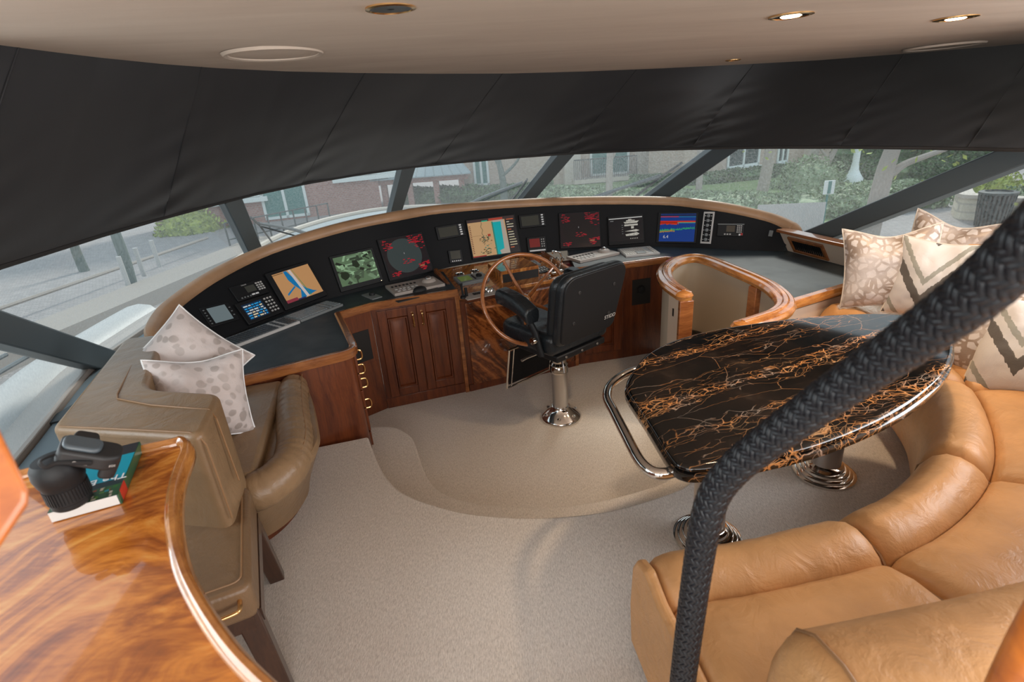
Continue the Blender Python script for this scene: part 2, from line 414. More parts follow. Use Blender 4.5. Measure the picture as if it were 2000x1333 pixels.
# windscreen foot line at z=.5, symmetric about lateral 1.15
half = [(-.6, 2.28), (.6, 2.28), (1.6, 2.28), (2.4, 2.26), (3.14, 2.25), (3.68, 2.12), (4.2, 1.95), (4.7, 1.72), (5.2, 1.38), (5.55, 1.0), (5.8, .55), (5.9, 0)]
LC = 1.15
Bp = [bw(LC-h, l, .5) for l, h in half]+[bw(LC+h, l, .5) for l, h in half[-2::-1]]
Bc = cr(Bp, 5)
def glass_s(px, py):
    """where the sight line through a photo point meets the raked windscreen: (foot point, drop)"""
    d = ray(px, py); k = d.z/RAKE.z
    C = EYE+RAKE*((EYE.z-.5)/1.0); dd = V((d.x-RAKE.x*k, d.y-RAKE.y*k))
    best = None
    for i in range(len(Bc)-1):
        a = Bc[i]; b = Bc[i+1]; e = V((b.x-a.x, b.y-a.y))
        det = dd.x*(-e.y)+dd.y*e.x
        if abs(det) < 1e-9: continue
        rx, ry = a.x-C.x, a.y-C.y
        t = (rx*(-e.y)+ry*e.x)/det; s = (dd.x*ry-dd.y*rx)/det
        if t > .3 and -.001 <= s <= 1.001 and (best is None or t < best[0]): best = (t, a.lerp(b, s), i+s)
    t, foot, par = best
    return EYE+d*t, foot, par
def on_glass(foot, z, inset=0):
    return foot-RAKE*(z-.5)
# ---- ceiling
Tpx = [(0, 88), (100, 101), (200, 113), (320, 125), (430, 133), (560, 139), (700, 142), (850, 143.5), (1000, 143), (1150, 139), (1300, 133), (1450, 126), (1600, 118), (1800, 103), (2000, 86)]
T = [ceil_at(*q) for q in Tpx]
l0 = T[0]
Text = [V((l0.x-.20, -1.3, 0)), V((l0.x-.12, 0, 0)), V((l0.x-.04, .95, 0))]
r0 = T[-1]
Rext = [r0+V((.55, -.5, 0)), V((r0.x+.7, 1.6, 0)), V((r0.x+.7, -1.3, 0))]
edge = Text+T+Rext
edge = [p+(V((p.x-.3, p.y-.5, 0)).normalized()*.12) if p in T or p is Rext[0] else p for p in edge]
for p in edge: p.z = ceil_z(p)
m_ = MB(); m_.prism([(p.x, p.y) for p in edge], lambda p: ceil_z(p), lambda p: ceil_z(p)+.05)
struct(m_.build('ceiling', M['ceil'], ang=20))
# ---- blind
Spx = [(-140, 575), (-60, 545), (0, 520), (100, 489), (200, 458), (300, 430), (400, 403), (500, 378), (600, 357), (700, 340), (800, 326), (900, 316), (1000, 307), (1100, 300), (1200, 295), (1300, 291), (1400, 288.5), (1500, 287), (1600, 287), (1700, 287), (1800, 288), (1900, 290), (2000, 292), (2060, 293)]
Sb = [glass_s(*q)[0] for q in Spx]
Sb = [p-V((p.x-0, p.y-0, 0)).normalized()*.17 for p in Sb]   # hangs well inside the glass
Sb = [atd(q[0], q[1], (p-EYE).dot(W_)) for p, q in zip(Sb, Spx)]
def samp(L, t):
    d = [0]
    for a, b in zip(L[:-1], L[1:]): d.append(d[-1]+(b-a).length)
    t *= d[-1]
    for i in range(len(L)-1):
        if t <= d[i+1] or i == len(L)-2: return L[i].lerp(L[i+1], (t-d[i])/max(1e-9, d[i+1]-d[i]))
def interp(xs, ys, x):
    for i in range(len(xs)-1):
        if x <= xs[i+1] or i == len(xs)-2:
            return ys[i]+(ys[i+1]-ys[i])*(x-xs[i])/(xs[i+1]-xs[i])
# seams: top px x -> bottom px x
seam = [(-60, -200), (40, -120), (395, 318), (716, 588), (985, 850), (1247, 1112), (1476, 1352), (1770, 1640), (2030, 1890), (2260, 2140)]
def top_at(px):
    if px < 0: return V((l0.x-.0, l0.y, 0)).lerp(V((l0.x-.2, .2, 0)), min(1, -px/500))
    if px > 2000: return r0.lerp(r0+V((.55, -.5, 0)), min(1, (px-2000)/300))
    xs = [q[0] for q in Tpx]; i = max(j for j in range(len(xs)) if xs[j] <= px+1e-6); i = min(i, len(xs)-2)
    return T[i].lerp(T[i+1], (px-xs[i])/(xs[i+1]-xs[i]))
bx = [q[0] for q in Spx]
def bot_at(px):
    px = max(-560, min(2140, px))
    if px < bx[0]: return Sb[0]+(Sb[0]-Sb[1])*((bx[0]-px)/80)
    if px > bx[-1]: return Sb[-1]+(Sb[-1]-Sb[-3])*((px-bx[-1])/160)
    i = max(j for j in range(len(bx)) if bx[j] <= px+1e-6); i = min(i, len(bx)-2)
    return Sb[i].lerp(Sb[i+1], (px-bx[i])/(bx[i+1]-bx[i]))
sh = thing('window_blind', 'charcoal cloth blind with slanted seams, lowered over the whole windscreen', 'blind', tuple(T[7]))
NV = 44
hem = []
for si in range(len(seam)-1):
    (a0, b0), (a1, b1) = seam[si], seam[si+1]
    NU = 40; rows = []
    for j in range(NV+1):
        v = j/NV; row = []
        for i in range(NU+1):
            u = i/NU
            t = top_at(a0+(a1-a0)*u); t.z = ceil_z(t)+.012
            b = bot_at(b0+(b1-b0)*u)
            p = t.lerp(b, v)
            n = V((p.x, p.y, 0)).normalized()
            bell = sin(pi*v)
            # cloth sags inward a little between seams and puckers beside them, more towards the hem
            dl = u; dr = 1-u
            sag = .05*bell-.012*(1-4*u*dr)*v
            pk = 0
            for d_, ph in ((dl, .7), (dr, 2.1)):
                env = exp(-d_*7)*v*v*(1-max(0, v-.97)/.03)
                pk += .024*env*sin((v*30)+(d_*16 if ph < 1 else -d_*20)+ph+si*1.7+2.2*noise.noise(V((u*3, v*3, si))))
            pk += .016*noise.noise(V((u*2+si*5, v*3, 0)))*bell
            row.append(p-n*(sag+pk))
        rows.append(row)
    mb = MB().grid(rows); mb.build('blind_panel', M['shade'], sh, ang=180, fix=False)
    hem += rows[-1][:-1]
    if si > 0:
        st = [r[0]-V((r[0].x, r[0].y, 0)).normalized()*.002 for r in rows]
        MB().tube(st, .0025, 5).build('seam', M['shade'], sh)
MB().tube([p+V((0, 0, -.004)) for p in hem[::3]], .009, 8).build('hem_bar', M['fascia'], sh)
# ---- window posts and panes
def hem_z(foot):
    best = None
    for z in [1+.02*k for k in range(30)]:
        q = on_glass(foot, z)
        for i in range(len(Sb)-1):
            for k in (0, .25, .5, .75):
                e = (q-Sb[i].lerp(Sb[i+1], k)).length
                if best is None or e < best[0]: best = (e, z)
    return best[1] if foot.y > 2.2 else 1.62

mu = [((100, 676), 0), ((505, 515), 1), ((762, 438), 2), ((1015, 402), 3), ((1268, 393), 4), ((1610, 456), 5)]
feet = []
for (q, k) in mu:
    P, foot, par = glass_s(*q); feet.append((par, foot))
extra = glass_s(2050, 330)
# hidden posts farther aft
feet = [(2.5, Bc[2])]+feet+[(len(Bc)-4.5, Bc[-4])]
for k, (par, foot) in enumerate(feet):
    i = int(min(par, len(Bc)-2)); tang = (Bc[i+1]-Bc[i]).normalized(); nrm = V((tang.y, -tang.x, 0))
    if (nrm.dot(V((foot.x, foot.y-2, 0)))) < 0: nrm = -nrm
    a = on_glass(foot, .42); b = on_glass(foot, hem_z(foot)+.0)
    axis = (b-a).normalized(); side = (tang-axis*tang.dot(axis)).normalized(); nn = axis.cross(side)
    if nn.dot(nrm) > 0: nn = -nn           # inward
    mb = MB(); w = .072; pr = [(-w, -.012), (w, -.012), (w*.8, .06), (-w*.8, .06)]
    rows = [[p+side*s_+nn*t_ for s_, t_ in pr] for p in (a, b)]
    mb.grid(rows, close=True); mb.f.append([0, 1, 2, 3]); mb.c.append(None)
    struct(mb.build('trim_%d' % (k+1), M['mull'], bevel=.006))
pars = [f[0] for f in feet]
def B_at(par):
    i = int(min(max(par, 0), len(Bc)-2)); return Bc[i].lerp(Bc[i+1], par-i)
for k in range(len(pars)-1):
    rows = []
    for q_ in (0, 1):
        rows.append([on_glass(B_at(pars[k]+(pars[k+1]-pars[k])*i/14), hem_z(B_at(pars[k]+(pars[k+1]-pars[k])*i/14))+.0 if q_ else .48) for i in range(15)])
    struct(MB().grid(rows).build('window_%d' % (k+1), M['glass'], fix=False))
# ---- sill and hull wall below the glass
inner = []
for i, p in enumerate(Bc):
    q = Bc[min(i+1, len(Bc)-1)]-Bc[max(i-1, 0)]; n = V((q.y, -q.x, 0)).normalized()
    if n.dot(V((p.x-.3, p.y-2.5, 0))) < 0: n = -n
    inner.append(n)
sillring = [p+n*.14 for p, n in zip(Bc, inner)]+[p-n*.02 for p, n in zip(Bc, inner)][::-1]
struct(MB().prism([(p.x, p.y) for p in sillring], .42, .485).build('trim_10', M['lgrey'], bevel=.004))
lw = [p for p in Bc if p.x < 0 and p.y < 4.6]
ring = [(p.x+.03, p.y) for p in lw]+[(-1.75, 4.0), (-1.55, 3.0), (-1.6, 2.4), (-1.3, 1.4), (-1.1, .9), (-1.1, .2), (-1.0, -.6)]
struct(MB().prism(ring, .43, .462).build('trim_11', M['blue_grey']))
rw_ = [p for p in Bc if p.x > 1.5 and p.y < 4.6]
ring = [(p.x-.03, p.y) for p in rw_]+[(2.35, .2), (2.3, 1.6), (2.35, 3.0), (2.08, 3.9)]
struct(MB().prism(ring, .50, .53).build('trim_12', M['blue_grey']))
# hull wall
rows = [[V((p.x, p.y, z)) for p in Bc] for z in (-.9, .43)]
struct(MB().grid(rows).build('wall_front', M['cream'], fix=False))
# ---- floors
A = [(719, 853), (727, 876), (737, 901), (752, 928), (775, 953), (808, 972), (850, 986), (890, 997), (930, 1004), (985, 1009), (1040, 1010.5), (1090, 1009), (1140, 1004.5), (1190, 997), (1240, 985), (1290, 969)]
Ac = [at(x, y, 0) for x, y in A]+[V((.72, 1.86, 0)), V((.86, 2.05, 0)), V((.95, 2.35, 0)), V((.99, 2.75, 0))]
Ac = cr(Ac, 3)
up = [(p.x, p.y) for p in Ac]+[(1.3, 2.75), (3.6, 2.75), (3.6, -1.2), (-3.0, -1.2), (-3.0, 1.7), (-1.15, 2.35)]
struct(MB().prism(up, -.45, 0).build('floor', M['carpet'], bevel=.012, seg=3, ang=30))
Tr = [(712, 836), (730, 833.5), (760, 833), (782, 838), (803, 852), (812, 870), (819, 892), (830, 922), (846, 948), (872, 966), (915, 979), (960, 987), (1010, 990.5), (1060, 991), (1110, 987), (1160, 980), (1210, 969), (1260, 955), (1300, 940)]
Tc = [at(x, y, -.15) for x, y in Tr]+[V((.80, 2.2, 0)), V((.88, 2.5, 0)), V((.90, 2.75, 0))]
Tc = cr(Tc, 3)
tp = [(p.x, p.y) for p in Tc]+[(1.2, 2.7), (1.1, 2.2), (.8, 1.8), (.2, 1.55), (-.4, 1.7), (-.8, 2.1), (-.95, 2.5)]
struct(MB().prism(tp, -.45, -.15).build('floor', M['carpet'], bevel=.012, seg=3, ang=30))
struct(MB().prism([(-2.6, -1.2), (3.8, -1.2), (3.8, 5.2), (-2.6, 5.2)], -.36, -.30).build('floor', M['carpet']))
# ---- aft bulkhead stubs each side of the open stairway behind the photographer (light enters between them)
# ---- ceiling fittings
def lamp(px, py, r, label, glow=True, aim=(0, 0, -1)):
    c = ceil_at(px, py); t = thing('ceiling_downlight', label, 'ceiling light', tuple(c), 'recessed ceiling downlights')
    MB().lathe([(r*.82, -.001), (r*.86, -.005), (r, -.003), (r*1.0, .001)], c, 40).build('bezel', M['brass'], t)
    MB().lathe([(r*.84, -.003), (r*.66, -.0015), (.0, -.0012)], c, 40).build('reflector', M['chrome'], t)
    if glow: MB().lathe([(.0, -.007), (r*.40, -.006), (r*.52, -.001), (.0, .0)], c, 24).build('bulb', M['lampglow'], t)
    else: MB().lathe([(.0, -.004), (r*.3, -.002), (r*.36, .004), (.0, .006)], c, 24).build('bulb', M['blackp'], t)
    return t, c
LAMPS = []
for q, r, g, lb in (((763, 16), .066, False, 'unlit brass-rimmed downlight, leftmost in the ceiling'), ((1545, 30), .072, True, 'lit brass-rimmed downlight between the unlit one and the rightmost lit one'), ((1867, 35), .074, True, 'lit brass-rimmed downlight, rightmost in the ceiling'), ((1432, 117), .045, False, 'tiny downlight close to the blind, smallest in the ceiling')):
    t, c = lamp(*q, r, lb, g); LAMPS.append(c)
for q, r, lb in (((535, 104), .185, 'flush round ceiling speaker with wide rim at left, near the blind'), ((1843, 90), .2, 'flush round ceiling speaker seen edge-on at right, near the blind')):
    c = ceil_at(*q); t = thing('ceiling_speaker', lb, 'speaker', tuple(c), 'round ceiling speakers')
    MB().lathe([(r*.86, .002), (r*.88, -.006), (r*.96, -.009), (r, .001)], c, 56).build('rim', M['ceil'], t)
    MB().lathe([(0, -.004), (r*.5, -.005), (r*.86, -.002), (r*.86, .004), (0, .004)], c, 56).build('grille', M['ceil'], t)
# ================================================================== HELM FURNITURE
ZD = .47
P0 = V((-1.077, 3.134, 0)); P1 = V((-.90, 3.275, 0)); P2 = V((-.345, 3.44, 0)); P3 = V((.50, 3.74, 0)); P4 = V((.86, 3.80, 0)); P5 = V((1.20, 3.87, 0))
PC = V((-.815, 2.52, 0)); PL = V((-1.30, 2.28, 0))
topbase = [((300, 655), (385, 715), .65), ((330, 610), (425, 675), .69), ((420, 545), (505, 635), .76), ((520, 497), (600, 597), .81), ((650, 455), (705, 568), .87), ((750, 432), (790, 548), .89), ((850, 415), (880, 522), .88), ((1000, 403), (1015, 500), .85), ((1150, 397), (1155, 486), .82), ((1300, 398), (1298, 482), .79), ((1400, 408), (1395, 486), .76), ((1500, 430), (1480, 490), .68), ((1548, 450), (1530, 492), .62)]
FT = cr([at(*t, z) for t, b, z in topbase], 6); FB = cr([at(*b, ZD) for t, b, z in topbase], 6)
# right desk outline
SR = [at(1330, 500, ZD), at(1385, 505, ZD), at(1430, 520, ZD), at(1480, 543, ZD), at(1520, 568, ZD), at(1547, 596, ZD)]
TR0 = at(1547, 596, ZD); TR1 = at(1660, 562, ZD)
LG = [at(1540, 490, ZD), at(1690, 530, ZD)]
def vbox(mb, a, b, z0, z1, th, inward=1):
    """upright board from a to b, thickness th away from the viewer"""
    t = (b-a); n = V((-t.y, t.x, 0)).normalized()*th*inward
    mb.obox(V((a.x, a.y, z0)), V((t.x, t.y, 0)), n, V((0, 0, z1-z0))); return mb
# desk top (one continuous slate surface)
d1 = [PL+V((-.75, -.30, 0)), PL, PC, P0, P1, P2]+[P2+V((-.06, .30, 0))]+[P2+V((-.1, .55, 0))]
n1 = [p for p in FB if p.x < -.52][::-1]
left_top = [(p.x, p.y) for p in rpoly([PL, PC, P0+V((.004, 0, 0)), P1, P2], [0, .05, 0, 0, 0])]
left_top += [(p.x, p.y) for p in [V((-.50, 4.02, 0))]+n1]+[(-1.95, 2.35), (-2.0, 1.95)]
lt = MB().prism(left_top, ZD-.035, ZD)
desk = thing('helm_desk', 'left slate-topped helm desk carrying both dark keyboards', 'desk', (-1.2, 3.0, ZD))
lt.build('desk_top', M['desk'], desk)
def edge_trim(name, path, par, mat_='wood_h', w=.028, h=.05, zt=ZD+.012, out=1):
    pr = [(-.004, -h), (w*.8, -h), (w, -h*.7), (w, -.008), (w*.75, 0), (.0, 0), (-.012, -.006), (-.012, -.02)]
    return MB().sweep([V((p.x, p.y, zt)) for p in path], pr, out=out).build(name, M[mat_], par, bevel=.002)
tl = [V((p.x, p.y, 0)) for p in rpoly([PL+V((-.3, -.15, 0)), PL, PC, P0, P1, P2+V((.0, 0, 0))], [0, 0, .07, .02, 0, 0])][1:]
tl = [PL+V((-.3, -.15, 0))]+tl[1:]
edge_trim('edge_trim', tl, desk)
right_top = [(p.x, p.y) for p in [P3, P4, P5]+[V((p.x, p.y, 0)) for p in SR]+[V((TR1.x, TR1.y, 0)), V((2.34, 3.02, 0)), V((LG[1].x, LG[1].y, 0)), V((LG[0].x, LG[0].y, 0))]]
right_top += [(p.x, p.y) for p in FB if .42 < p.x < 2.0][::-1]
rd = thing('helm_desk', 'right slate-topped desk, empty beside the stairwell rail', 'desk', (1.5, 3.7, ZD))
MB().prism(right_top, ZD-.035, ZD).build('desk_top', M['desk'], rd)
edge_trim('edge_trim', [P3+V((-.0, 0, 0)), P4, P5, P5+V((.05, -.05, 0))], rd)
# cabinets under the desks: each unit a thing
def cab(name, label, a, b, depth=.45, z0=-.3, z1=.435, cat='cabinet'):
    t = thing(name, label, cat, (a.x, a.y, z0))
    mb = MB(); vbox(mb, a, b, z0, z1, depth); mb.build('body', M['wood'], t, bevel=.003)
    return t
def panel_door(par, a, b, z0, z1, handle=None, hmat='brass'):
    t = (b-a).normalized(); n = V((t.y, -t.x, 0)); W = (b-a).length; U = V((0, 0, 1))
    fr = .058; th = .018
    o = lambda u, z, d: a+t*u+U*z+n*d
    mb = MB()
    mb.obox(o(0, z0, 0), t*fr, n*th, U*(z1-z0)); mb.obox(o(W-fr, z0, 0), t*fr, n*th, U*(z1-z0))
    mb.obox(o(fr, z0, 0), t*(W-2*fr), n*th, U*fr); mb.obox(o(fr, z1-fr, 0), t*(W-2*fr), n*th, U*fr)
    d = mb.build('door', M['wood'], par, bevel=.003)
    # raised centre panel with moulding
    def ring(i, dd): return [o(i, z0+i, dd), o(W-i, z0+i, dd), o(W-i, z1-i, dd), o(i, z1-i, dd)]
    rows = [ring(fr, .006), ring(fr+.004, .021), ring(fr+.012, .021), ring(fr+.018, .004), ring(fr+.022, .004), ring(fr+.04, .009)]
    mb = MB().grid(rows, close=True); k = len(mb.v); mb.f.append([k-4, k-3, k-2, k-1]); mb.c.append(None)
    mb.build('raised_panel', M['wood'], d, ang=20)
    if handle is not None:
        u = handle; p = o(u, z1-.045, th); q = o(u, z1-.135, th)
        mb = MB().tube(cr([p, p+n*.022, p+n*.03-U*.015, q+n*.03+U*.015, q+n*.022, q], 5), .0065, 8)
        for e in (p, q): mb.lathe([(.008, 0), (.008, .004), (.004, .007)], e, 12, M=n.to_track_quat('Z', 'Y').to_matrix())
        mb.build('handle', M[hmat], d)
    return d
# 1 left bulkhead cabinet beside the loveseat with the drawer stack on its aft-right end
lc = thing('drawer_cabinet', 'mahogany drawer cabinet beside the left loveseat, four brass pulls down its end', 'cabinet', (PC.x, PC.y, 0))
poly = rpoly([PL+V((-.3, -.15, 0)), PC+V((.0, 0, 0)), P0+V((.0, 0, 0)), P0+V((-.5, -.1, 0))], [0, .06, 0, 0])
MB().prism([(p.x, p.y) for p in poly], -.32, .435).build('body', M['wood'], lc, bevel=.002)
tv = (P0-PC).normalized(); nv = V((tv.y, -tv.x, 0)); Ls = (P0-PC).length
zt_ = .43
for hgt, hz_ in ((.13, .385), (.10, .30), (.11, .215), (.15, .085)):
    o_ = PC+tv*.07+nv*0; z0_ = zt_-hgt+.004
    dr = MB().obox(V((o_.x, o_.y, z0_)), tv*(Ls-.09), nv*.014, V((0, 0, hgt-.008))).build('drawer', M['wood'], lc, bevel=.003)
    p = PC+tv*.13+V((0, 0, hz_))+nv*.014; U = V((0, 0, 1))
    mb = MB().tube(cr([p-U*.026, p-U*.026+nv*.025, p+nv*.034-U*.012, p+nv*.034+U*.012, p+U*.026+nv*.025, p+U*.026], 5), .0055, 8)
    mb.build('handle', M['brass'], dr); zt_ -= hgt
MB().obox(PC+tv*.07+V((0, 0, -.29)), tv*(Ls-.09), nv*.012, V((0, 0, zt_+.285))).build('lower_panel', M['wood'], lc, bevel=.002)
# 2 slim cabinet with dark glazed opening
c2 = cab('slim_cabinet', 'slim mahogany cabinet with a dark rectangular opening, left of the two-door cabinet', P0, P1, .25)
t_ = (P1-P0).normalized(); n_ = V((t_.y, -t_.x, 0)); W_2 = (P1-P0).length
MB().obox(P0+t_*.045+n_*.001+V((0, 0, .10)), t_*(W_2-.085), n_*.003, V((0, 0, .21))).build('opening', M['dark'], c2)
MB().obox(P0+t_*.004+V((0, 0, -.22)), t_*(W_2-.01), n_*.004-n_*.004+n_*.0035, V((0, 0, .30))).build('lower_panel', M['wood'], c2, bevel=.001)
# 3 two-door cabinet
c3 = cab('cabinet', 'mahogany cabinet with two raised-panel doors, left of the steering console', P1, P2, .40)
t_ = (P2-P1).normalized(); n_ = V((t_.y, -t_.x, 0)); Lc = (P2-P1).length; g = .035
mid = g+(Lc-2*g)/2
panel_door(c3, P1+t_*g, P1+t_*(mid-.003), -.215, .415, (mid-g)-.03)
panel_door(c3, P1+t_*(mid+.003), P1+t_*(Lc-g), -.215, .415, .03)
MB().obox(P1+V((0, 0, -.3))+n_*.0, t_*Lc, n_*.006, V((0, 0, .075))).build('plinth', M['wood'], c3, bevel=.002)
# 4 steering pod
pod = thing('steering_console', 'flame-veneered mahogany steering console behind the wheel', 'console', (P2.x, P2.y, -.3))
pa, pb = P2+V((.01, .0, 0)), P3
t_ = (pb-pa).normalized(); n_ = V((t_.y, -t_.x, 0)); Lp = (pb-pa).length; bk = -n_
mb = MB(); vbox(mb, pa, pb, -.3, .40, .35); mb.build('body', M['wood'], pod)
M2 = frame(pa, t_, V((0, 0, 1)))
o_ = MB(); o_.box((Lp/2, .06, .008), (Lp-.07, .62, .012))
vf = o_.build('front_panel', M['burl'], pod, local=True, bevel=.002)
# local frame x along, y up(z), z outwards -> rotate mesh so that object coordinates read x, z
vf.data.transform(Matrix.Rotation(radians(90), 4, 'X')); vf.matrix_basis = Matrix.Translation(-ROOT[pod]) @ frame(pa, t_, -n_.cross(t_).normalized() if False else bk)
vf.data.transform(Matrix.Translation(V((-Lp/2, 0, 0)))); vf.matrix_basis = vf.matrix_basis @ Matrix.Translation(V((Lp/2, 0, 0)))
MB().obox(pa+V((0, 0, -.3)), t_*Lp, n_*.012, V((0, 0, .05))).build('plinth', M['wood'], pod)
dp = .60
zf, zb = .425, .475
topq = [pa, pb, pb+bk*dp, pa+bk*dp]
mb = MB(); mb.prism([(p.x, p.y) for p in topq], .38, lambda p: zf+(zb-zf)*max(0, min(1, ((V((p[0], p[1], 0))-pa).dot(bk))/dp)))
mb.build('top', M['podtop'], pod, bevel=.004)
def pz(p): return zf+(zb-zf)*max(0, min(1, ((V((p[0], p[1], 0))-pa).dot(bk))/dp))
for s_, e in ((pa, 1), (pb, -1)):
    q = s_-t_*(.018 if e > 0 else .012)
    pr = [q+n_*.012, q+bk*(dp-.05)]
    mb = MB(); mb.sweep([V((p.x, p.y, pz(p)+.030)) for p in pr], [(-.016, -.05), (.016, -.05), (.016, -.005), (.010, 0), (-.010, 0), (-.016, -.005)])
    mb.build('side_rail', M['wood_h'], pod, bevel=.002)
    mb = MB(); mb.obox(V((q.x, q.y, -.3))-t_*.014, t_*.028, n_*.014, V((0, 0, pz(q)+.328))); mb.build('stile', M['wood_h'], pod, bevel=.002)
# raised centre binnacle in front of the wheel
cc = pa+t_*(Lp*.56)
mb = MB(); a_ = cc-t_*.15+bk*.10
pp = [(p.x, p.y) for p in rpoly([a_, a_+t_*.30, a_+t_*.30+bk*.30, a_+bk*.30], .02)]
mb.prism(pp, .42, .515); bn = mb.build('binnacle', M['podtop'], pod, bevel=.006)
mb = MB(); mb.obox(a_+t_*.012+V((0, 0, .43))+n_*.001, t_*.276, n_*.004, V((0, 0, .062))); mb.build('binnacle_face', M['dark'], bn)
# 5 right cabinet with raised door
c5 = cab('cabinet', 'mahogany cabinet with one raised-panel door, partly behind the helm chair', P3, P4, .40)
t5 = (P4-P3).normalized(); L5 = (P4-P3).length
panel_door(c5, P3+t5*.06, P3+t5*(L5-.02), -.215, .415, None)
c6 = cab('slim_cabinet', 'slim mahogany cabinet with a square dark opening, beside the cream post', P4, P5, .30)
t6 = (P5-P4).normalized(); n6 = V((t6.y, -t6.x, 0))
MB().obox(P4+t6*.075+V((0, 0, .13)), t6*.15, n6*.004, V((0, 0, .20))).build('opening', M['dark'], c6)
MB().lathe([(.0, .03), (.028, .026), (.034, .012), (.03, 0)], P4+t6*.14+n6*.004+V((0, 0, .25)), 16, M=n6.to_track_quat('Z', 'Y').to_matrix()).build('knob', M['blackp'], c6)
# ---- instrument console wall
con = thing('instrument_console', 'long curved black instrument panel with padded tan leather rim', 'instrument panel', tuple(FB[36]))
rows = [FB, [a.lerp(b, .5) for a, b in zip(FB, FT)], FT, [p+V((p.x, p.y, 0)).normalized()*.10+V((0, 0, -.01)) for p in FT], [V((p.x, p.y, ZD-.03))+V((p.x, p.y, 0)).normalized()*.16 for p in FT]]
MB().grid(rows).build('panel_face', M['blackm'], con, ang=60)
rim = [p+V((p.x, p.y, 0)).normalized()*.025+V((0, 0, .008)) for p in FT]
e0 = rim[0]; e1 = rim[-1]
rim = [e0+(V((.10, -.02, -.13))), e0+V((.045, -.045, -.055)), e0+V((.012, -.025, -.012))]+rim[1:]+[e1+V((.01, -.04, -.03)), e1+V((.0, -.06, -.08))]
rim = cr(rim, 3)
MB().tube(rim, .032, 12, sx=1.35).build('padded_rim', leather('tan padded rim', (.40, .225, .12), .4, .1), con)
# ---- right-hand ledge with air vent
L0 = at(1540, 490, ZD); L1 = at(1690, 530, ZD); U0 = at(1522, 452, .62); U1 = at(1692, 500, .62)
Lx = (L1-L0)
L2 = L1+Lx*.35; U1 = L1+(U0-L0); U2 = L2+(U0-L0)
def projx(p):
    d = p-EYE; return 1000+F*d.dot(R_)/d.dot(W_)
led = thing('side_ledge', 'cream side ledge with mahogany cap, behind the right desk', 'ledge', tuple(L0))
MB().grid([[L0-V((0, 0, .01)), L2-V((0, 0, .01))], [U0, U2]]).build('panel', M['cream'], led, fix=False)
MB().grid([[L0, U0], [L0+V((.06, .1, 0)), U0+V((.12, .05, 0))]]).build('end_panel', M['cream'], led, fix=False)
nl = V((Lx.y, -Lx.x, 0)).normalized()
if nl.x > 0: nl = -nl
cu_ = (U2-U0)
MB().obox(U0-cu_.normalized()*.01+nl*.02-V((0, 0, .006)), cu_, -nl*.09, V((0, 0, .022))).build('cap', M['wood_h'], led, bevel=.004)
def onled(u, v): return (L0.lerp(L2, u)).lerp(U0.lerp(U2, u), v)
vt = thing('air_vent', 'wooden-framed black louvred air vent in the cream ledge', 'vent', tuple(onled(.3, .5)))
ua = min([k/200 for k in range(200)], key=lambda k: abs(projx(onled(k, .5))-1546)); ub = min([k/200 for k in range(200)], key=lambda k: abs(projx(onled(k, .5))-1614))
a0, a1, a2, a3 = onled(ua, .10), onled(ub, .10), onled(ub, .84), onled(ua, .84)
ux = (a1-a0); uy = (a3-a0); nn = ux.cross(uy).normalized()
if nn.dot(EYE-a0) < 0: nn = -nn
mb = MB(); k = .022
X_ = ux.normalized(); Y_ = uy.normalized(); LX = ux.length; LY = uy.length
mb.obox(a0+nn*.001, X_*LX, nn*.014, Y_*k); mb.obox(a3-Y_*k+nn*.001, X_*LX, nn*.014, Y_*k)
mb.obox(a0+nn*.001+Y_*k, X_*k, nn*.014, Y_*(LY-2*k)); mb.obox(a1-X_*k+nn*.001+Y_*k, X_*k, nn*.014, Y_*(LY-2*k))
mb.build('frame', M['wood_h'], vt, bevel=.002)
mb = MB(); mb.obox(a0+nn*.001+X_*k+Y_*k, X_*(LX-2*k), nn*.002, Y_*(LY-2*k)); mb.build('backing', M['dark'], vt)
mb = MB()
for i in range(14): mb.obox(a0+nn*.003+X_*(k+(LX-2*k)*(i+.3)/14)+Y_*k, X_*.006, nn*.008, Y_*(LY-2*k))
mb.build('louvres', M['blackp'], vt)
# ---- stairwell: curved wooden rail, walls, posts
ZR = .55
rp = [(1336, 572), (1322, 563), (1308, 552), (1299, 538), (1300, 524), (1314, 511), (1336, 503), (1362, 501), (1390, 507), (1430, 523), (1480, 544), (1510, 560), (1531, 580), (1533, 597), (1515, 611), (1485, 622), (1450, 633)]
RP = cr([at(x, y, ZR) for x, y in rp], 5)
st = thing('stair_rail', 'varnished wooden handrail curling round the stairwell opening', 'handrail', (RP[0].x, RP[0].y, -.3))
prr = [(-.045, -.035), (.045, -.035), (.052, -.012), (.040, .006), (.016, .010), (.010, .018), (-.010, .018), (-.016, .010), (-.040, .006), (-.052, -.012)]
MB().sweep(RP, prr).build('rail', M['rail'], st, bevel=.003)
for e, d_ in ((RP[0], RP[0]-RP[1]), (RP[-1], RP[-1]-RP[-2])):
    MB().lathe([(.0, -.035), (.045, -.035), (.052, -.012), (.04, .006), (.016, .012), (0, .016)], e, 20).build('rail_end', M['rail'], st)
def strip(name, pts, z0, z1, m__, par, th=.02):
    mb = MB(); mb.sweep([V((p.x, p.y, 0)) for p in pts], [(-th/2, z0), (th/2, z0), (th/2, z1), (-th/2, z1)]); return mb.build(name, M[m__], par)
sw = thing('stairwell_wall', 'beige lined wall curving round the stairwell under the handrail', 'wall panel', (RP[40].x, RP[40].y, -.3))
strip('lining', RP[3:], -.3, ZR-.03, 'beige', sw)
fl = []
for i, p in enumerate(RP[16:60]):
    fl.append(p)
cen = sum(RP, V((0, 0, 0)))/len(RP)
strip('skirting', [p.lerp(cen, .06) for p in RP[14:62]], -.02, .015, 'fascia', sw, .02)
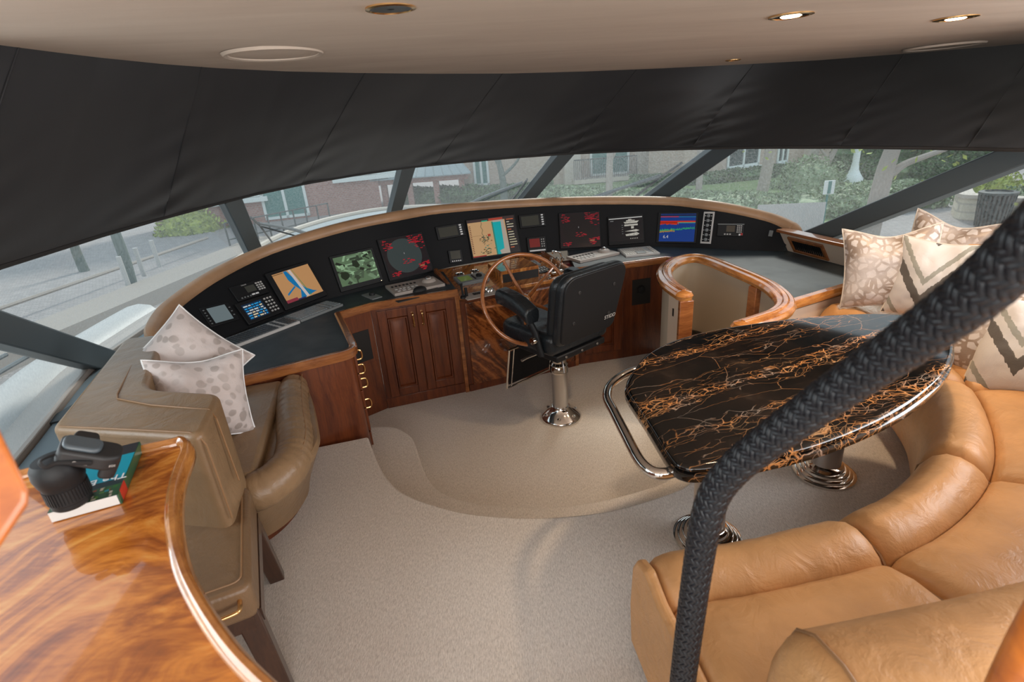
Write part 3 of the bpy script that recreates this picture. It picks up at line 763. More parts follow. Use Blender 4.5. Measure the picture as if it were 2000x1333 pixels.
# post at the rail start: cream side, mahogany front
pf = at(1338, 574, ZR); pk = at(1303, 560, ZR)
a = V((RP[0].x, RP[0].y, 0)); b = V((RP[8].x, RP[8].y, 0)); tt = (b-a).normalized(); nn2 = V((-tt.y, tt.x, 0))
post = thing('stair_post', 'square post with cream left face and mahogany front at the stairwell mouth', 'post', (a.x, a.y, -.3))
MB().obox(V((a.x, a.y, -.3))-nn2*.035-tt*.02, tt*.14, nn2*.07, V((0, 0, ZR-.035+.3))).build('core', M['cream'], post, bevel=.002)
MB().obox(V((a.x, a.y, -.3))-nn2*.04-tt*.045, tt*.026, nn2*.08, V((0, 0, ZR-.035+.3))).build('front_board', M['wood_h'], post, bevel=.004)
MB().obox(V((a.x, a.y, .40))+(nn2*.036 if nn2.x < 0 else -nn2*.036)+tt*.04, tt*.012, (nn2 if nn2.x < 0 else -nn2)*.004, V((0, 0, .045))).build('keyhole', M['dark'], post)
MB().obox(V((a.x, a.y, -.3))-(nn2*.046 if nn2.x < 0 else -nn2*.046)-tt*.035, tt*.012, (nn2 if nn2.x < 0 else -nn2)*.006, V((0, 0, .62))).build('door_edge', M['dark'], post)
for i in range(3): pass
p2 = at(1487, 556, ZR-.03)
MB().obox(V((p2.x, p2.y, -.3))+V((-.05, -.05, 0)), V((.085, .03, 0)), V((-.02, .06, 0)), V((0, 0, ZR-.035+.3))).build('inner_post', M['wood_h'], sw, bevel=.004)
# wooden trim and cream bulkhead behind the far bench
tb = thing('bulkhead', 'cream bulkhead with mahogany cap between stair rail and far bench', 'wall panel', (TR0.x, TR0.y, 0))
ext = (TR1-TR0)
MB().sweep([V((p.x, p.y, ZD+.03)) for p in (TR0-ext*.12, TR0+ext*1.6)], [(-.02, -.05), (.02, -.05), (.026, -.02), (.018, 0), (-.018, 0), (-.026, -.02)]).build('cap', M['rail'], tb, bevel=.002)
vv = MB(); vbox(vv, V((TR0.x, TR0.y, 0))-ext*.15, V((TR0.x, TR0.y, 0))+ext*1.6, -.3, ZD-.01, .02); vv.build('panel', M['cream'], tb)

# ================================================================== HELM CHAIR
ch = thing('helm_chair', 'black leather helm chair on a polished pedestal, back turned to the viewer', 'chair', (.28, 2.98, -.3))
B_ = V((.28, 2.98, -.3))
MB().lathe([(.0, 0), (.132, 0), (.132, .010), (.124, .022), (.085, .055), (.062, .078), (.058, .09)], B_, 48).build('base', M['chrome'], ch)
for i in range(6):
    a = i*pi/3+.3; MB().lathe([(.012, 0), (.012, .006), (.006, .010)], B_+V((cos(a)*.102, sin(a)*.102, .038)), 10).build('bolt', M['bsteel'], ch)
MB().lathe([(.050, .07), (.050, .33), (.050, .34)], B_, 32).build('column', M['bsteel'], ch)
MB().lathe([(.051, .325), (.057, .33), (.057, .365), (.052, .375), (.058, .385), (.046, .40), (.046, .50)], B_, 32).build('collar', M['chrome'], ch)
MB().lathe([(.044, .38), (.044, .55)], B_, 32).build('upper_column', M['bsteel'], ch)
CH = radians(38)     # heading, anticlockwise from +y
cf = V((-sin(CH), cos(CH), 0)); cs = V((cos(CH), sin(CH), 0)); UPZ = V((0, 0, 1))
CB = V((.28, 2.98, 0))
def cl(x, y, z): return CB+cs*x+cf*y+UPZ*z
def cbox(mb, x0, x1, y0, y1, z0, z1): return mb.obox(cl(x0, y0, z0), cs*(x1-x0), cf*(y1-y0), UPZ*(z1-z0))
cbox(MB(), -.20, .20, -.20, .16, .215, .255).build('seat_plate', M['blackp'], ch, bevel=.008)
for x_ in (-.13, .0, .13): MB().lathe([(.0, .006), (.006, .004), (.008, 0)], cl(x_, -.202, .235), 10, M=(-cf).to_track_quat('Z', 'Y').to_matrix()).build('screw', M['bsteel'], ch)
seatp = rpoly([cl(-.24, -.2, 0), cl(.24, -.2, 0), cl(.25, .27, 0), cl(-.25, .27, 0)], [.05, .05, .10, .10], 6)
MB().prism([(p.x, p.y) for p in seatp], .255, .385).build('seat', M['blackl'], ch, bevel=.04, seg=5)
# backrest: hard shell panel + leather wrap
def backsec(z):  # half width at height
    k = (z-.30)/.56
    return .225+.035*sin(pi*min(1, k*1.15))*1-.05*max(0, k-.72)/.28
rec = lambda z: -.20-.10*(z-.30)
def rr(zlo, zhi, w, n=6, r=.07):
    pass
def backshape(grow, y0, y1, r=.10, zlo=.365, zhi=.765):
    pts = rpoly([V((-.215-grow, zlo-grow, 0)), V((.215+grow, zlo-grow, 0)), V((.245+grow, zhi+grow, 0)), V((-.245-grow, zhi+grow, 0))], [.05, .05, r, r], 8)
    a = [cl(p.x, y0-.22*(p.y-.30), p.y-.03) for p in pts]; b = [cl(p.x, y1-.22*(p.y-.30), p.y-.03) for p in pts]
    mb = MB(); n = len(a); mb.add(a+b, [list(range(n))[::-1], list(range(n, 2*n))]+[(i, (i+1) % n, n+(i+1) % n, n+i) for i in range(n)]); return mb
backshape(0, -.235, -.215, .09).build('back_shell', M['blackp'], ch, bevel=.006, seg=3)
backshape(.012, -.225, -.165, .10).build('back_edge', M['blackl'], ch, bevel=.02, seg=4)
backshape(-.005, -.165, -.085, .10).build('back_cushion', M['blackl'], ch, bevel=.045, seg=5)
for x_, z_ in ((-.14, .49), (.15, .47), (-.13, .67), (.15, .65)):
    MB().lathe([(.011, 0), (.011, .002), (.006, .003), (.005, .001), (0, .001)], cl(x_, -.236-.22*(z_-.30), z_-.03), 12, M=(-cf).to_track_quat('Z', 'Y').to_matrix()).build('shell_cap', M['dark'], ch)
pv = cl(.165, -.2375-.22*(.445-.30), .415)
text('STIDD', 'maker_badge', M['silver'], frame(pv, cs, UPZ-cf*.22), .034, ch)
# arms
for s_, lift in ((-1, .0), (1, .0)):
    x_ = s_*.275
    arm = MB(); path = cr([cl(x_, -.10, .50), cl(x_, .0, .545), cl(x_, .10, .565), cl(x_, .17, .57)], 5)
    arm.sweep(path, [(-.04, -.045), (.04, -.045), (.05, -.015), (.05, .018), (.036, .042), (-.036, .042), (-.05, .018), (-.05, -.015)])
    ap = arm.build('armrest', M['blackl'], ch, bevel=.012, seg=3)
    MB().tube([cl(x_*.98, -.03, .50), cl(x_*.97, -.10, .40), cl(x_*.93, -.13, .26)], [.022, .024, .022], 10, sx=.7).build('arm_bracket', M['blackp'], ap)
    MB().lathe([(0, .014), (.020, .012), (.022, 0), (.022, -.012)], cl(x_*1.06, -.11, .36), 16, M=(cs*s_).to_track_quat('Z', 'Y').to_matrix()).build('arm_hinge', M['chrome'], ap)
MB().tube([cl(-.12, .0, .21), cl(-.24, .02, .20), cl(-.28, .02, .195)], .008, 8).build('lever', M['bsteel'], ch)
MB().tube([cl(-.05, -.06, .20), cl(-.09, -.13, .14), cl(-.09, -.14, .10)], .006, 8).build('lever', M['bsteel'], ch)
# footrest
fr_ = MB()
fo = lambda x, z: cl(x, .23+.20*(.14-z), z)
fr_.obox(fo(-.19, -.09), cs*.38, cf*.012, fo(-.19, .16)-fo(-.19, -.09)); fp = fr_.build('footrest', M['blackm'], ch, bevel=.004)
mb = MB()
for x_ in (-.21, -.17, .17, .21): mb.tube([fo(x_, -.11), fo(x_, .18)], .007 if abs(x_) > .2 else .004, 8)
mb.tube([fo(-.21, -.11), fo(.21, -.11)], .007, 8); mb.tube([fo(-.21, .18), fo(.21, .18)], .007, 8)
mb.build('footrest_frame', M['chrome'], fp)
MB().tube([cl(0, .02, .14), cl(0, .22, .12)], .014, 10).build('footrest_arm', M['chrome'], fp)

# ================================================================== STEERING WHEEL
wc = atd(1030, 584, 3.14)
wn = (-FW*.86+V((0, 0, .50))).normalized()      # towards the helmsman
wx = SB; wy = wn.cross(wx).normalized()
if wy.z < 0: wy = -wy
wh = bpy.data.objects.new('steering_wheel', None); COL.objects.link(wh); wh.parent = pod; ROOT[wh] = ROOT[pod]
wh['label'] = 'large thin-rimmed varnished wooden wheel'
RW = .275
M['wheelw'] = wood('reddish varnished wheel', (.20, .055, .015), (.42, .15, .045), scale=(6, 6, 20), coat=1, rough=.2)
MB().tube([wc+wx*cos(a)*RW+wy*sin(a)*RW for a in [2*pi*k/72 for k in range(72)]], .0125, 10, closed=True).build('rim', M['wheelw'], wh)
hub = wc-wn*.035
for k in range(5):
    a = radians(90+18+72*k)
    e = wc+wx*cos(a)*RW+wy*sin(a)*RW
    MB().tube([hub+(e-hub)*.1, hub+(e-hub)*.5-wn*.004, e], [.013, .0095, .0085], 8).build('spoke', M['wheelw'], wh)
mw = Matrix((wx, wy, wn)).transposed()
MB().lathe([(0, .022), (.026, .02), (.038, .008), (.045, -.012), (.04, -.03)], hub, 24, M=mw).build('hub', M['rail'], wh)
MB().lathe([(.0, .027), (.012, .026), (.016, .021)], hub, 16, M=mw).build('hub_nut', M['chrome'], wh)
MB().tube([hub-wn*.02, hub-wn*.22], .022, 14).build('shaft', M['chrome'], wh)
# ================================================================== TABLE
ZT = .63
tpx = [(1225, 765), (1222, 742), (1240, 715), (1262, 690), (1305, 667), (1360, 650), (1420, 638), (1480, 629), (1560, 619), (1640, 613), (1720, 611), (1790, 618), (1845, 636), (1866, 664), (1864, 700), (1840, 738), (1780, 788), (1700, 830), (1600, 868), (1500, 893), (1420, 908), (1370, 915), (1335, 912), (1308, 893), (1262, 820)]
tpl = [at(x, y, ZT) for x, y in tpx]
# smooth plan outline
ca = V((.395, 1.20, 0))
outl = [(p.x, p.y) for p in cr(tpl, 4, closed=True)]
tab = thing('dining_table', 'oval-ended black marble table with gold veins on two steel pedestals', 'table', (1.0, 1.65, 0))
n_t = len(outl); cx_ = sum(p[0] for p in outl)/n_t; cy_ = sum(p[1] for p in outl)/n_t
def ins(d):
    P = [V((*p, 0)) for p in outl]; o = []
    for i in range(n_t):
        t = (P[(i+1) % n_t]-P[i-1]).normalized(); n = V((-t.y, t.x, 0))
        if n.dot(V((cx_, cy_, 0))-P[i]) < 0: n = -n
        o.append(P[i]+n*d)
    return o
rows = []
for d, z in ((.03, -.055), (.008, -.053), (0, -.045), (0, -.028), (.006, -.024), (.012, -.022), (.012, -.018), (.004, -.014), (.004, -.008), (.009, -.003), (.016, 0), (.02, 0)):
    rows.append([p+V((0, 0, ZT+z)) for p in ins(d)])
mb = MB().grid(rows, close=True); n0 = len(mb.v)
mb.f.append(list(range(n_t))[::-1]); mb.c.append(None); mb.f.append([n0-n_t+i for i in range(n_t)]); mb.c.append(None)
mb.build('tabletop', M['marble'], tab, ang=50)
def ped(c, top=.575):
    o = MB().lathe([(0, 0), (.122, 0), (.122, .012), (.114, .016), (.108, .016), (.106, .026), (.097, .030), (.092, .030), (.090, .040), (.082, .044), (.074, .044), (.070, .056), (.060, .060), (.0575, .062)], V(c), 56).build('base', M['chrome'], tab)
    MB().lathe([(.0575, .058), (.0575, top)], V(c), 40).build('column', M['bsteel'], tab)
ped((1.296, 1.853, 0)); ped((.674, 1.535, 0))
g_ = [(1345, 905), (1318, 921), (1290, 926), (1268, 919), (1247, 897), (1222, 850), (1199, 805), (1186, 778), (1190, 757), (1207, 740), (1232, 727), (1260, 722)]
gr = cr([at(x, y, ZT-.06) for x, y in g_], 5)
MB().tube(gr, .0165, 14).build('grab_rail', M['chrome'], tab)

# ================================================================== CURVED SOFA
fp_ = cr([(.31, 1.10, 0), (.48, 1.12, 0), (.66, 1.145, 0), (.88, 1.19, 0), (1.10, 1.28, 0), (1.33, 1.44, 0), (1.52, 1.66, 0), (1.66, 1.92, 0), (1.74, 2.2, 0), (1.76, 2.45, 0), (1.735, 2.78, 0)], 12)
def arc(L):
    d = [0]
    for a, b in zip(L[:-1], L[1:]): d.append(d[-1]+(b-a).length)
    return d
D_ = arc(fp_)
def at_arc(s):
    for i in range(len(D_)-1):
        if s <= D_[i+1] or i == len(D_)-2:
            k = (s-D_[i])/(D_[i+1]-D_[i]); p = fp_[i].lerp(fp_[i+1], k)
            t = (fp_[min(i+2, len(D_)-1)]-fp_[max(i-1, 0)]).normalized(); return p, V((t.y, -t.x, 0))
def near_arc(x, y): return min(range(len(fp_)), key=lambda i: (fp_[i]-V((x, y, 0))).length)
cuts = [0]+[D_[near_arc(*q)] for q in ((.88, 1.19), (1.33, 1.44), (1.66, 1.90), (1.76, 2.40))]+[D_[-1]]
sofa = thing('curved_sofa', 'large caramel leather curved sofa wrapping round the marble table', 'sofa', (1.5, 1.2, 0))
def nz(p, s=1): return noise.noise(p*s)
def cushion(s0, s1, name, depth, par, uoff=0, prof=None, m__='tan'):
    N = max(8, int((s1-s0)/.022)); rows = []
    for i in range(N+1):
        k = i/N; s = s0+(s1-s0)*k; p, n = at_arc(s)
        e = min(k, 1-k)*(s1-s0)
        sh_ = 1-exp(-e/.016); row = []
        for u, w in prof:
            uu = u+uoff
            q = p+n*uu
            drop = (1-sh_)*.038 if w > .2 else 0
            puck = .0
            if w > .25:
                puck = .006*noise.noise(V((s*5, uu*9, 0)))+.0042*sin(s*95+4*noise.noise(V((s*7, uu*6, 3))))*exp(-e/.10)*(.6 if uu > .2 else .25)
                puck += .0035*noise.noise(V((s*30, uu*6, 1)))
            row.append(V((q.x, q.y, w-drop+puck)))
        rows.append(row)
    mb = MB().grid(rows); 
    b0 = 0; n = len(prof); mb.f.append(list(range(n))); mb.c.append(None); k = len(mb.v)-n; mb.f.append([k+i for i in range(n)][::-1]); mb.c.append(None)
    return mb.build(name, M[m__], par, ang=60)
pf_roll = [(.05, .06), (.01, .07), (-.012, .12), (-.018, .22), (-.010, .31), (.004, .365), (.028, .405), (.06, .428), (.095, .433), (.13, .424), (.158, .405), (.172, .385), (.176, .372), (.176, .30), (.10, .2)]
pf_seat = [(.170, .30), (.176, .374), (.182, .388), (.20, .400), (.26, .414), (.34, .420), (.44, .418), (.52, .408), (.58, .39), (.60, .34), (.60, .28)]
mult = [1, 1, 1, 1, 1]
for k in range(5):
    c = cushion(cuts[k], cuts[k+1], 'seat_roll', .18, sofa, 0, pf_roll)
    c = cushion(cuts[k], cuts[k+1], 'seat_cushion', .6, sofa, 0, pf_seat)
    for u, w in ((.0, 0),):
        p, n = at_arc(cuts[k+1])
        if k < 4:
            MB().tube([V((p.x, p.y, z))+n*u_ for u_, z in ((-.012, .2), (-.004, .335), (.03, .38), (.09, .398), (.15, .378), (.176, .352), (.22, .368), (.34, .386), (.5, .382))], .004, 6).build('welt', M['tan_welt'], sofa)
# plinth
rows = []
MB().sweep(fp_, [(.08, 0), (.55, 0), (.55, .10), (.08, .10)]).build('plinth', M['wood'], sofa)
# left end leather panel
p, n = at_arc(0)
endp = [(.0, .06), (-.014, .2), (.0, .35), (.03, .402), (.09, .424), (.17, .400), (.3, .405), (.6, .40), (.74, .40), (.74, .06)]
t0 = (fp_[1]-fp_[0]).normalized()
a = [p+n*u+V((0, 0, w)) for u, w in endp]; b = [q-t0*.03 for q in a]
mb = MB(); k = len(a); mb.add(a+b, [list(range(k)), list(range(k, 2*k))[::-1]]+[(i, (i+1) % k, k+(i+1) % k, k+i) for i in range(k)])
mb.build('end_panel', M['tan'], sofa, bevel=.012, seg=3)
# backrest: continuous, thick, rounded
pf_b = [(.52, .30), (.505, .42), (.505, .58), (.512, .68), (.53, .735), (.565, .765), (.62, .775), (.68, .768), (.72, .735), (.735, .66), (.735, .10), (.56, .10)]
BS = [0]+cuts[2:3]+[D_[-1]]
def backrest(s0, s1, name, taper0=True, taper1=True):
    N = int((s1-s0)/.03); ks = [0, .003, .010, .022, .04]; L = s1-s0
    ss = [s0+x for x in ks]+[s0+.05+(L-.10)*i/N for i in range(N+1)]+[s1-x for x in ks[::-1]]
    rows = []
    for s in ss:
        p, n = at_arc(s); row = []
        e = min((s-s0) if taper0 else 9, (s1-s) if taper1 else 9)
        k = sqrt(max(0, 1-(1-min(1, e/.045))**2))
        for u, w in pf_b:
            uu = .62+(u-.62)*(.72+.28*k); ww = w-(1-k)*.045*(1 if w > .3 else 0)
            q = p+n*uu; row.append(V((q.x, q.y, ww+.004*noise.noise(V((s*4, u*8, 2))))))
        rows.append(row)
    if s0 == 0:
        MB().tube([q+V((0, 0, .0015)) for q in rows[4][1:-2]], .003, 6).build('welt', M['tan_welt'], sofa)
    mb = MB().grid(rows); n = len(pf_b); mb.f.append(list(range(n))); mb.c.append(None); k = len(mb.v)-n; mb.f.append([k+i for i in range(n)][::-1]); mb.c.append(None)
    return mb.build(name, M['tan'], sofa, ang=60)
backrest(0, cuts[2]-.003, 'backrest'); backrest(cuts[2]+.003, cuts[4], 'backrest'); backrest(cuts[4]+.004, D_[-1], 'backrest')
# varnished cap moulding behind the sofa back, right by the photographer
q = [atd(1860, 1620, .66), atd(1945, 1430, .55), atd(2008, 1300, .50), atd(2070, 1190, .47), atd(2140, 1080, .46), atd(2260, 900, .44), atd(2400, 700, .42)]
wd = thing('wood_handrail', 'blurred honey-varnished wood edge in the bottom right corner', 'handrail', tuple(q[1]))
MB().tube(cr(q, 5), .022, 16).build('rail', M['near_wood'], wd)
# ================================================================== LEFT LOVESEAT
lv = thing('loveseat', 'brown leather corner loveseat against the left window', 'sofa', (-1.2, 1.8, 0))
zb_ = .75
bp = rpoly([(-1.395, 1.40), (-1.672, 2.17), (-1.505, 2.19), (-1.255, 1.635), (-.955, 1.555), (-.885, 1.285)], [.03, .05, .05, .08, .05, .05], 6)
o = MB().prism([(p.x, p.y) for p in bp], .30, zb_); o.build('backrest', M['brown'], lv, bevel=.035, seg=5, ang=50)
# welt seams along the top of the back
def loop(pts, z, r=.003): return MB().tube([V((p[0], p[1], z)) for p in pts], r, 6)
MB().tube([V((p[0], p[1], z)) for p, z in (((-1.585, 2.18), .742), ((-1.325, 1.60), .752), ((-1.30, 1.565), .752), ((-1.15, 1.50), .752), ((-.94, 1.445), .748), ((-.912, 1.42), .73), ((-.905, 1.42), .5))], .0028, 6).build('welt', M['tan_welt'], lv)
MB().tube([V((p[0], p[1], z)) for p, z in (((-1.375, 1.412), .748), ((-1.2, 1.371), .7505), ((-.93, 1.312), .7505), ((-.905, 1.306), .742), ((-.888, 1.302), .71), ((-.887, 1.302), .45))], .0028, 6).build('welt', M['tan_welt'], lv)
tp0 = [(-1.50, 2.12), (-1.25, 1.60), (-1.0, 1.50), (-.90, 1.50), (-.81, 1.60), (-.79, 1.76), (-.83, 1.92), (-1.02, 2.33), (-1.20, 2.40), (-1.42, 2.30)]
bt0 = [(-1.50, 2.12), (-1.25, 1.66), (-1.12, 1.60), (-1.04, 1.63), (-.97, 1.72), (-.945, 1.84), (-.965, 1.97), (-1.10, 2.34), (-1.25, 2.38), (-1.42, 2.30)]
def lerp2(k): return cr([V((a[0]+(b[0]-a[0])*k, a[1]+(b[1]-a[1])*k, 0)) for a, b in zip(tp0, bt0)], 5, closed=True)
rows = []
for k, z in ((.85, .085), (.80, .11), (.62, .18), (.36, .26), (.12, .33), (.0, .365), (.06, .385)):
    rows.append([p+V((0, 0, z)) for p in lerp2(k)])
mb = MB().grid(rows, close=True); nn0 = len(rows[0]); mb.f += [list(range(nn0))[::-1], [len(mb.v)-nn0+i for i in range(nn0)]]; mb.c += [None, None]
mb.build('seat_base', M['brown'], lv, ang=60)
# seat cushion surface and front roll
cu = rpoly([(-1.48, 2.12), (-1.24, 1.60), (-1.0, 1.54), (-.93, 1.56), (-1.12, 2.33), (-1.36, 2.27)], [.02, .02, .03, .03, .03, .03], 5)
MB().prism([(p.x, p.y) for p in cu], .34, .425).build('seat_cushion', M['brown'], lv, bevel=.03, seg=4, ang=50)
rl = cr([V((-1.085, 2.35, .372)), V((-1.03, 2.18, .374)), V((-.955, 1.98, .374)), V((-.885, 1.80, .372)), V((-.865, 1.67, .366)), V((-.91, 1.57, .358)), V((-1.0, 1.54, .35))], 14)
rad = [(.072 if 6 < i < len(rl)-8 else .062)+.0012*sin(i*1.9)+.002*noise.noise(V((i*.35, 0, 0))) for i in range(len(rl))]
MB().tube(rl, rad, 18).build('seat_roll', M['brown'], lv, ang=70)
MB().tube([p+V((.045, .018, .052)) for p in rl[:56]], .0025, 6).build('welt', M['tan_welt'], lv)
pl = rpoly([(-1.4, 1.66), (-1.10, 1.64), (-1.01, 1.74), (-.97, 1.90), (-1.12, 2.34), (-1.4, 2.2)], [.02, .1, .1, .1, .02, .02], 5)
MB().prism([(p.x, p.y) for p in pl], 0, .15).build('plinth', M['wood'], lv)
# ================================================================== OTTOMAN
ot = thing('ottoman', 'brown leather stool with dark wooden legs tucked beside the wooden cabinet', 'stool', (-.95, 1.28, 0))
oq = [V((-.93, 1.505, 0)), V((-.735, 1.06, 0)), V((-1.06, .92, 0)), V((-1.25, 1.36, 0))]
oc = sum(oq, V((0, 0, 0)))/4
MB().prism([(p.x, p.y) for p in rpoly(oq, .03)], .31, .42).build('seat', M['brown2'], ot, bevel=.014, seg=3)
iq = [p.lerp(oc, .13) for p in rpoly(oq, .03)]
MB().tube([V((p.x, p.y, .4205)) for p in iq], .0028, 6, closed=True).build('welt', M['tan_welt'], ot)
M['dwood'] = wood('dark walnut', (.03, .013, .008), (.075, .032, .017), scale=(12, 12, 1))
ex = (oq[1]-oq[0]).normalized(); ey = (oq[3]-oq[0]).normalized()
for c_, sx_, sy_ in ((oq[0], 1, 1), (oq[1], -1, 1), (oq[2], -1, -1), (oq[3], 1, -1)):
    a = c_+ex*.035*sx_+ey*.035*sy_; f = a-ex*.03*sx_-ey*.03*sy_
    h = .026; k = .021
    rows = [[a+ex*i*h+ey*j*h*1.2+V((0, 0, .33)) for i, j in ((-1, -1), (1, -1), (1, 1), (-1, 1))], [f+ex*i*k+ey*j*k*1.2 for i, j in ((-1, -1), (1, -1), (1, 1), (-1, 1))]]
    mb = MB().grid(rows, close=True); mb.f += [[3, 2, 1, 0], [4, 5, 6, 7]]; mb.c += [None, None]
    mb.build('leg', M['dwood'], ot, bevel=.004)
MB().sweep([V((p.x, p.y, .27)) for p in (oq[1].lerp(oc, .1), oq[2].lerp(oc, .1))], [(-.02, 0), (.02, 0), (.02, .045), (-.02, .045)]).build('apron', M['dwood'], ot)
MB().sweep([V((p.x, p.y, .27)) for p in (oq[0].lerp(oc, .1), oq[1].lerp(oc, .1))], [(-.02, 0), (.02, 0), (.02, .045), (-.02, .045)]).build('apron', M['dwood'], ot)
hm = oq[1].lerp(oq[2], .24); ho = -(ey.cross(UPZ)).normalized()
if ho.dot(oq[1]-oq[0]) < 0: ho = -ho
hz = V((0, 0, .385))
MB().tube(cr([hm-ey*.05+hz, hm-ey*.05+ho*.03+hz, hm-ey*.035+ho*.04+hz, hm+ey*.035+ho*.04+hz, hm+ey*.05+ho*.03+hz, hm+ey*.05+hz], 5), .006, 10).build('handle', M['brass'], ot)
# ================================================================== BAR CABINET
bar = thing('veneered_cabinet', 'glossy figured-wood cabinet with curved raised edge in the left foreground', 'cabinet', (-.8, .7, 0))
ZB = .90
epx = [(20, 925), (75, 911), (160, 894), (250, 876), (330, 859), (352, 854), (364, 862), (362, 880), (352, 905), (343, 935), (338, 970), (338, 1010), (345, 1060), (360, 1110), (385, 1160), (420, 1215), (465, 1272), (530, 1335), (610, 1400), (700, 1460)]
EP = [at(x, y, ZB) for x, y in epx]; EPc = cr(EP, 4)
outer = [(p.x, p.y) for p in EPc]+[(-.1, .05), (-1.6, .05), (-1.6, .8)]
MB().prism(outer, ZB-.035, ZB-.012).build('top', M['swirl'], bar)
MB().sweep([V((p.x, p.y, ZB)) for p in EPc], [(-.006, -.040), (.006, -.040), (.010, -.034), (.010, -.018), (.007, -.012), (.006, -.004), (.001, .002), (-.006, .003), (-.012, -.002), (-.016, -.008), (-.016, -.018), (-.006, -.02)], out=-1).build('raised_edge', M['rail'], bar, bevel=.001)
MB().prism([(-1.02, .90), (-.98, .70), (-.80, .40), (-.62, .20), (-.5, .02), (-1.55, .0), (-1.55, .75)], 0, ZB-.05).build('body', M['wood'], bar)
# near blurred wood at left edge
q = [atd(-60, 700, .40), atd(10, 850, .40), atd(62, 955, .40), atd(60, 985, .40), atd(-10, 1090, .40), atd(-80, 1190, .40)]
nw = thing('wood_door_frame', 'blurred honey-varnished wooden corner jutting in at the left edge', 'wood trim', tuple(q[2]))
cc_ = [q[0]+V((-.10, 0, .0)), q[0], q[1], q[2], q[3], q[4], q[5], q[5]+V((-.1, 0, 0))]
a = cr(cc_, 1); dn = ray(0, 950).normalized()*.05
mb = MB(); k = len(a); mb.add(a+[p+dn+V((-.02, 0, -.01)) for p in a], [list(range(k)), list(range(k, 2*k))[::-1]]+[(i, (i+1) % k, k+(i+1) % k, k+i) for i in range(k)])
mb.build('corner', M['near_wood'], nw, bevel=.008, seg=3)
# ================================================================== BOOK AND CAMERA
zk = ZB-.011
c0, c1, c2_ = at(102, 1022, zk), at(237, 985, zk), at(268, 905, zk+.0)
bx_ = (c1-c0); by_ = (c2_-c1); by_ = (by_-bx_*(by_.dot(bx_)/bx_.length_squared)); by_ = by_.normalized()*.20
bk_ = thing('book', 'travel guide paperback with teal and green cover under the camera', 'book', tuple(c0))
th = .022
MB().obox(c0+V((0, 0, .001)), bx_*.985, by_, V((0, 0, th-.002))).build('pages', M['paper'], bk_)
X1 = bx_.normalized(); Y1 = by_.normalized(); BWd = bx_.length; BH = by_.length
cvr = MB()
O = c0+V((0, 0, th))
def rect(mb, u0, v0, u1, v1, col, z=0):
    mb.add([O+X1*BWd*u+Y1*BH*v+V((0, 0, z)) for u, v in ((u0, v0), (u1, v0), (u1, v1), (u0, v1))], [(0, 1, 2, 3)], col)
cvr.obox(O-V((0, 0, .001)), bx_, by_, V((0, 0, .001)), (.02, .035, .04))
random.seed(3)
rect(cvr, 0, .30, 1, .78, (.01, .30, .42), .0003)
rect(cvr, 0, .78, 1, 1, (.03, .03, .035), .0003)
rect(cvr, 0, 0, 1, .20, (.03, .10, .04), .0003)
for i in range(60):
    u = random.random()*.95; v = random.random()*.16
    rect(cvr, u, v, u+.02+random.random()*.06, v+.02+random.random()*.03, random.choice([(.04, .16, .03), (.02, .25, .34), (.1, .25, .05), (.5, .4, .3), (.02, .05, .02), (.55, .5, .42), (.3, .04, .02)]), .0004+i*.000004)
cvr.build('cover', M['print'], bk_, fix=False, flat=True)
r_ = MB(); rect(r_, .42, .0, .56, .17, (.62, .02, .02), .0009); r_.obox(c1+V((0, 0, 0)), X1*.0015, by_, V((0, 0, th)), (.02, .10, .05)); r_.obox(c1+Y1*.012+X1*.0006, X1*.0014, Y1*.035, V((0, 0, th+.0002)), (.5, .03, .02))
r_.build('spine_and_logo', M['print'], bk_, fix=False, flat=True)
text('The Bah', 'cover_title', M['white'], frame(O+X1*BWd*.62+Y1*BH*.33+V((0, 0, .0012)), -X1, -Y1), .027, bk_)
text('TRAVEL GUIDE', 'cover_subtitle', M['silver'], frame(O+X1*BWd*.66+Y1*BH*.235+V((0, 0, .0012)), -X1, -Y1), .009, bk_) if False else None
text('VE', 'cover_logo', M['white'], frame(O+X1*BWd*.49+Y1*BH*.085+V((0, 0, .0016)), Y1, -X1), .026, bk_)
# camera standing lens-down
cz = zk+th+.001
lc0 = at(143, 982, cz); 
cm = thing('camera', 'black camera standing lens-down on the travel guide', 'camera', tuple(lc0))
lx = V((cos(radians(12)), sin(radians(12)), 0)); ly = V((-sin(radians(12)), cos(radians(12)), 0))
MB().lathe([(r*.78, z*.92) for r, z in [(.0, 0), (.036, 0), (.040, .004), (.040, .012), (.0425, .014), (.0425, .050), (.046, .058), (.050, .075), (.048, .092), (.040, .104), (0, .108)]], lc0, 48).build('lens', M['blackp'], cm, ang=25)
mb = MB()
for i in range(44):
    a = 2*pi*i/44; d = V((cos(a), sin(a), 0)); e = V((-sin(a), cos(a), 0)); mb.obox(lc0+d*.0329-e*.0014+V((0, 0, .016)), d*.0013, e*.0028, V((0, 0, .026)))
mb.build('focus_ring', M['blackp'], cm)
KS = .66
MT = (Matrix.Rotation(radians(30), 3, 'Z') @ Matrix.Rotation(radians(33), 3, 'Y') @ Matrix.Rotation(radians(8), 3, 'X'))*KS
def L_(x, y, z): return lc0+V((.004, .004, .040))+MT @ V((x, y, z))
def cblock(pl_, z0, z1, name, mm, bev, par=cm):
    a = [L_(x, y, z0) for x, y in pl_]; b = [L_(x, y, z1) for x, y in pl_]; k = len(a)
    return MB().add(a+b, [list(range(k))[::-1], list(range(k, 2*k))]+[(i, (i+1) % k, k+(i+1) % k, k+i) for i in range(k)]).build(name, mm, par, bevel=bev, seg=4)
M['cbody'] = mat('camera rubber', (.017, .017, .018), .55)
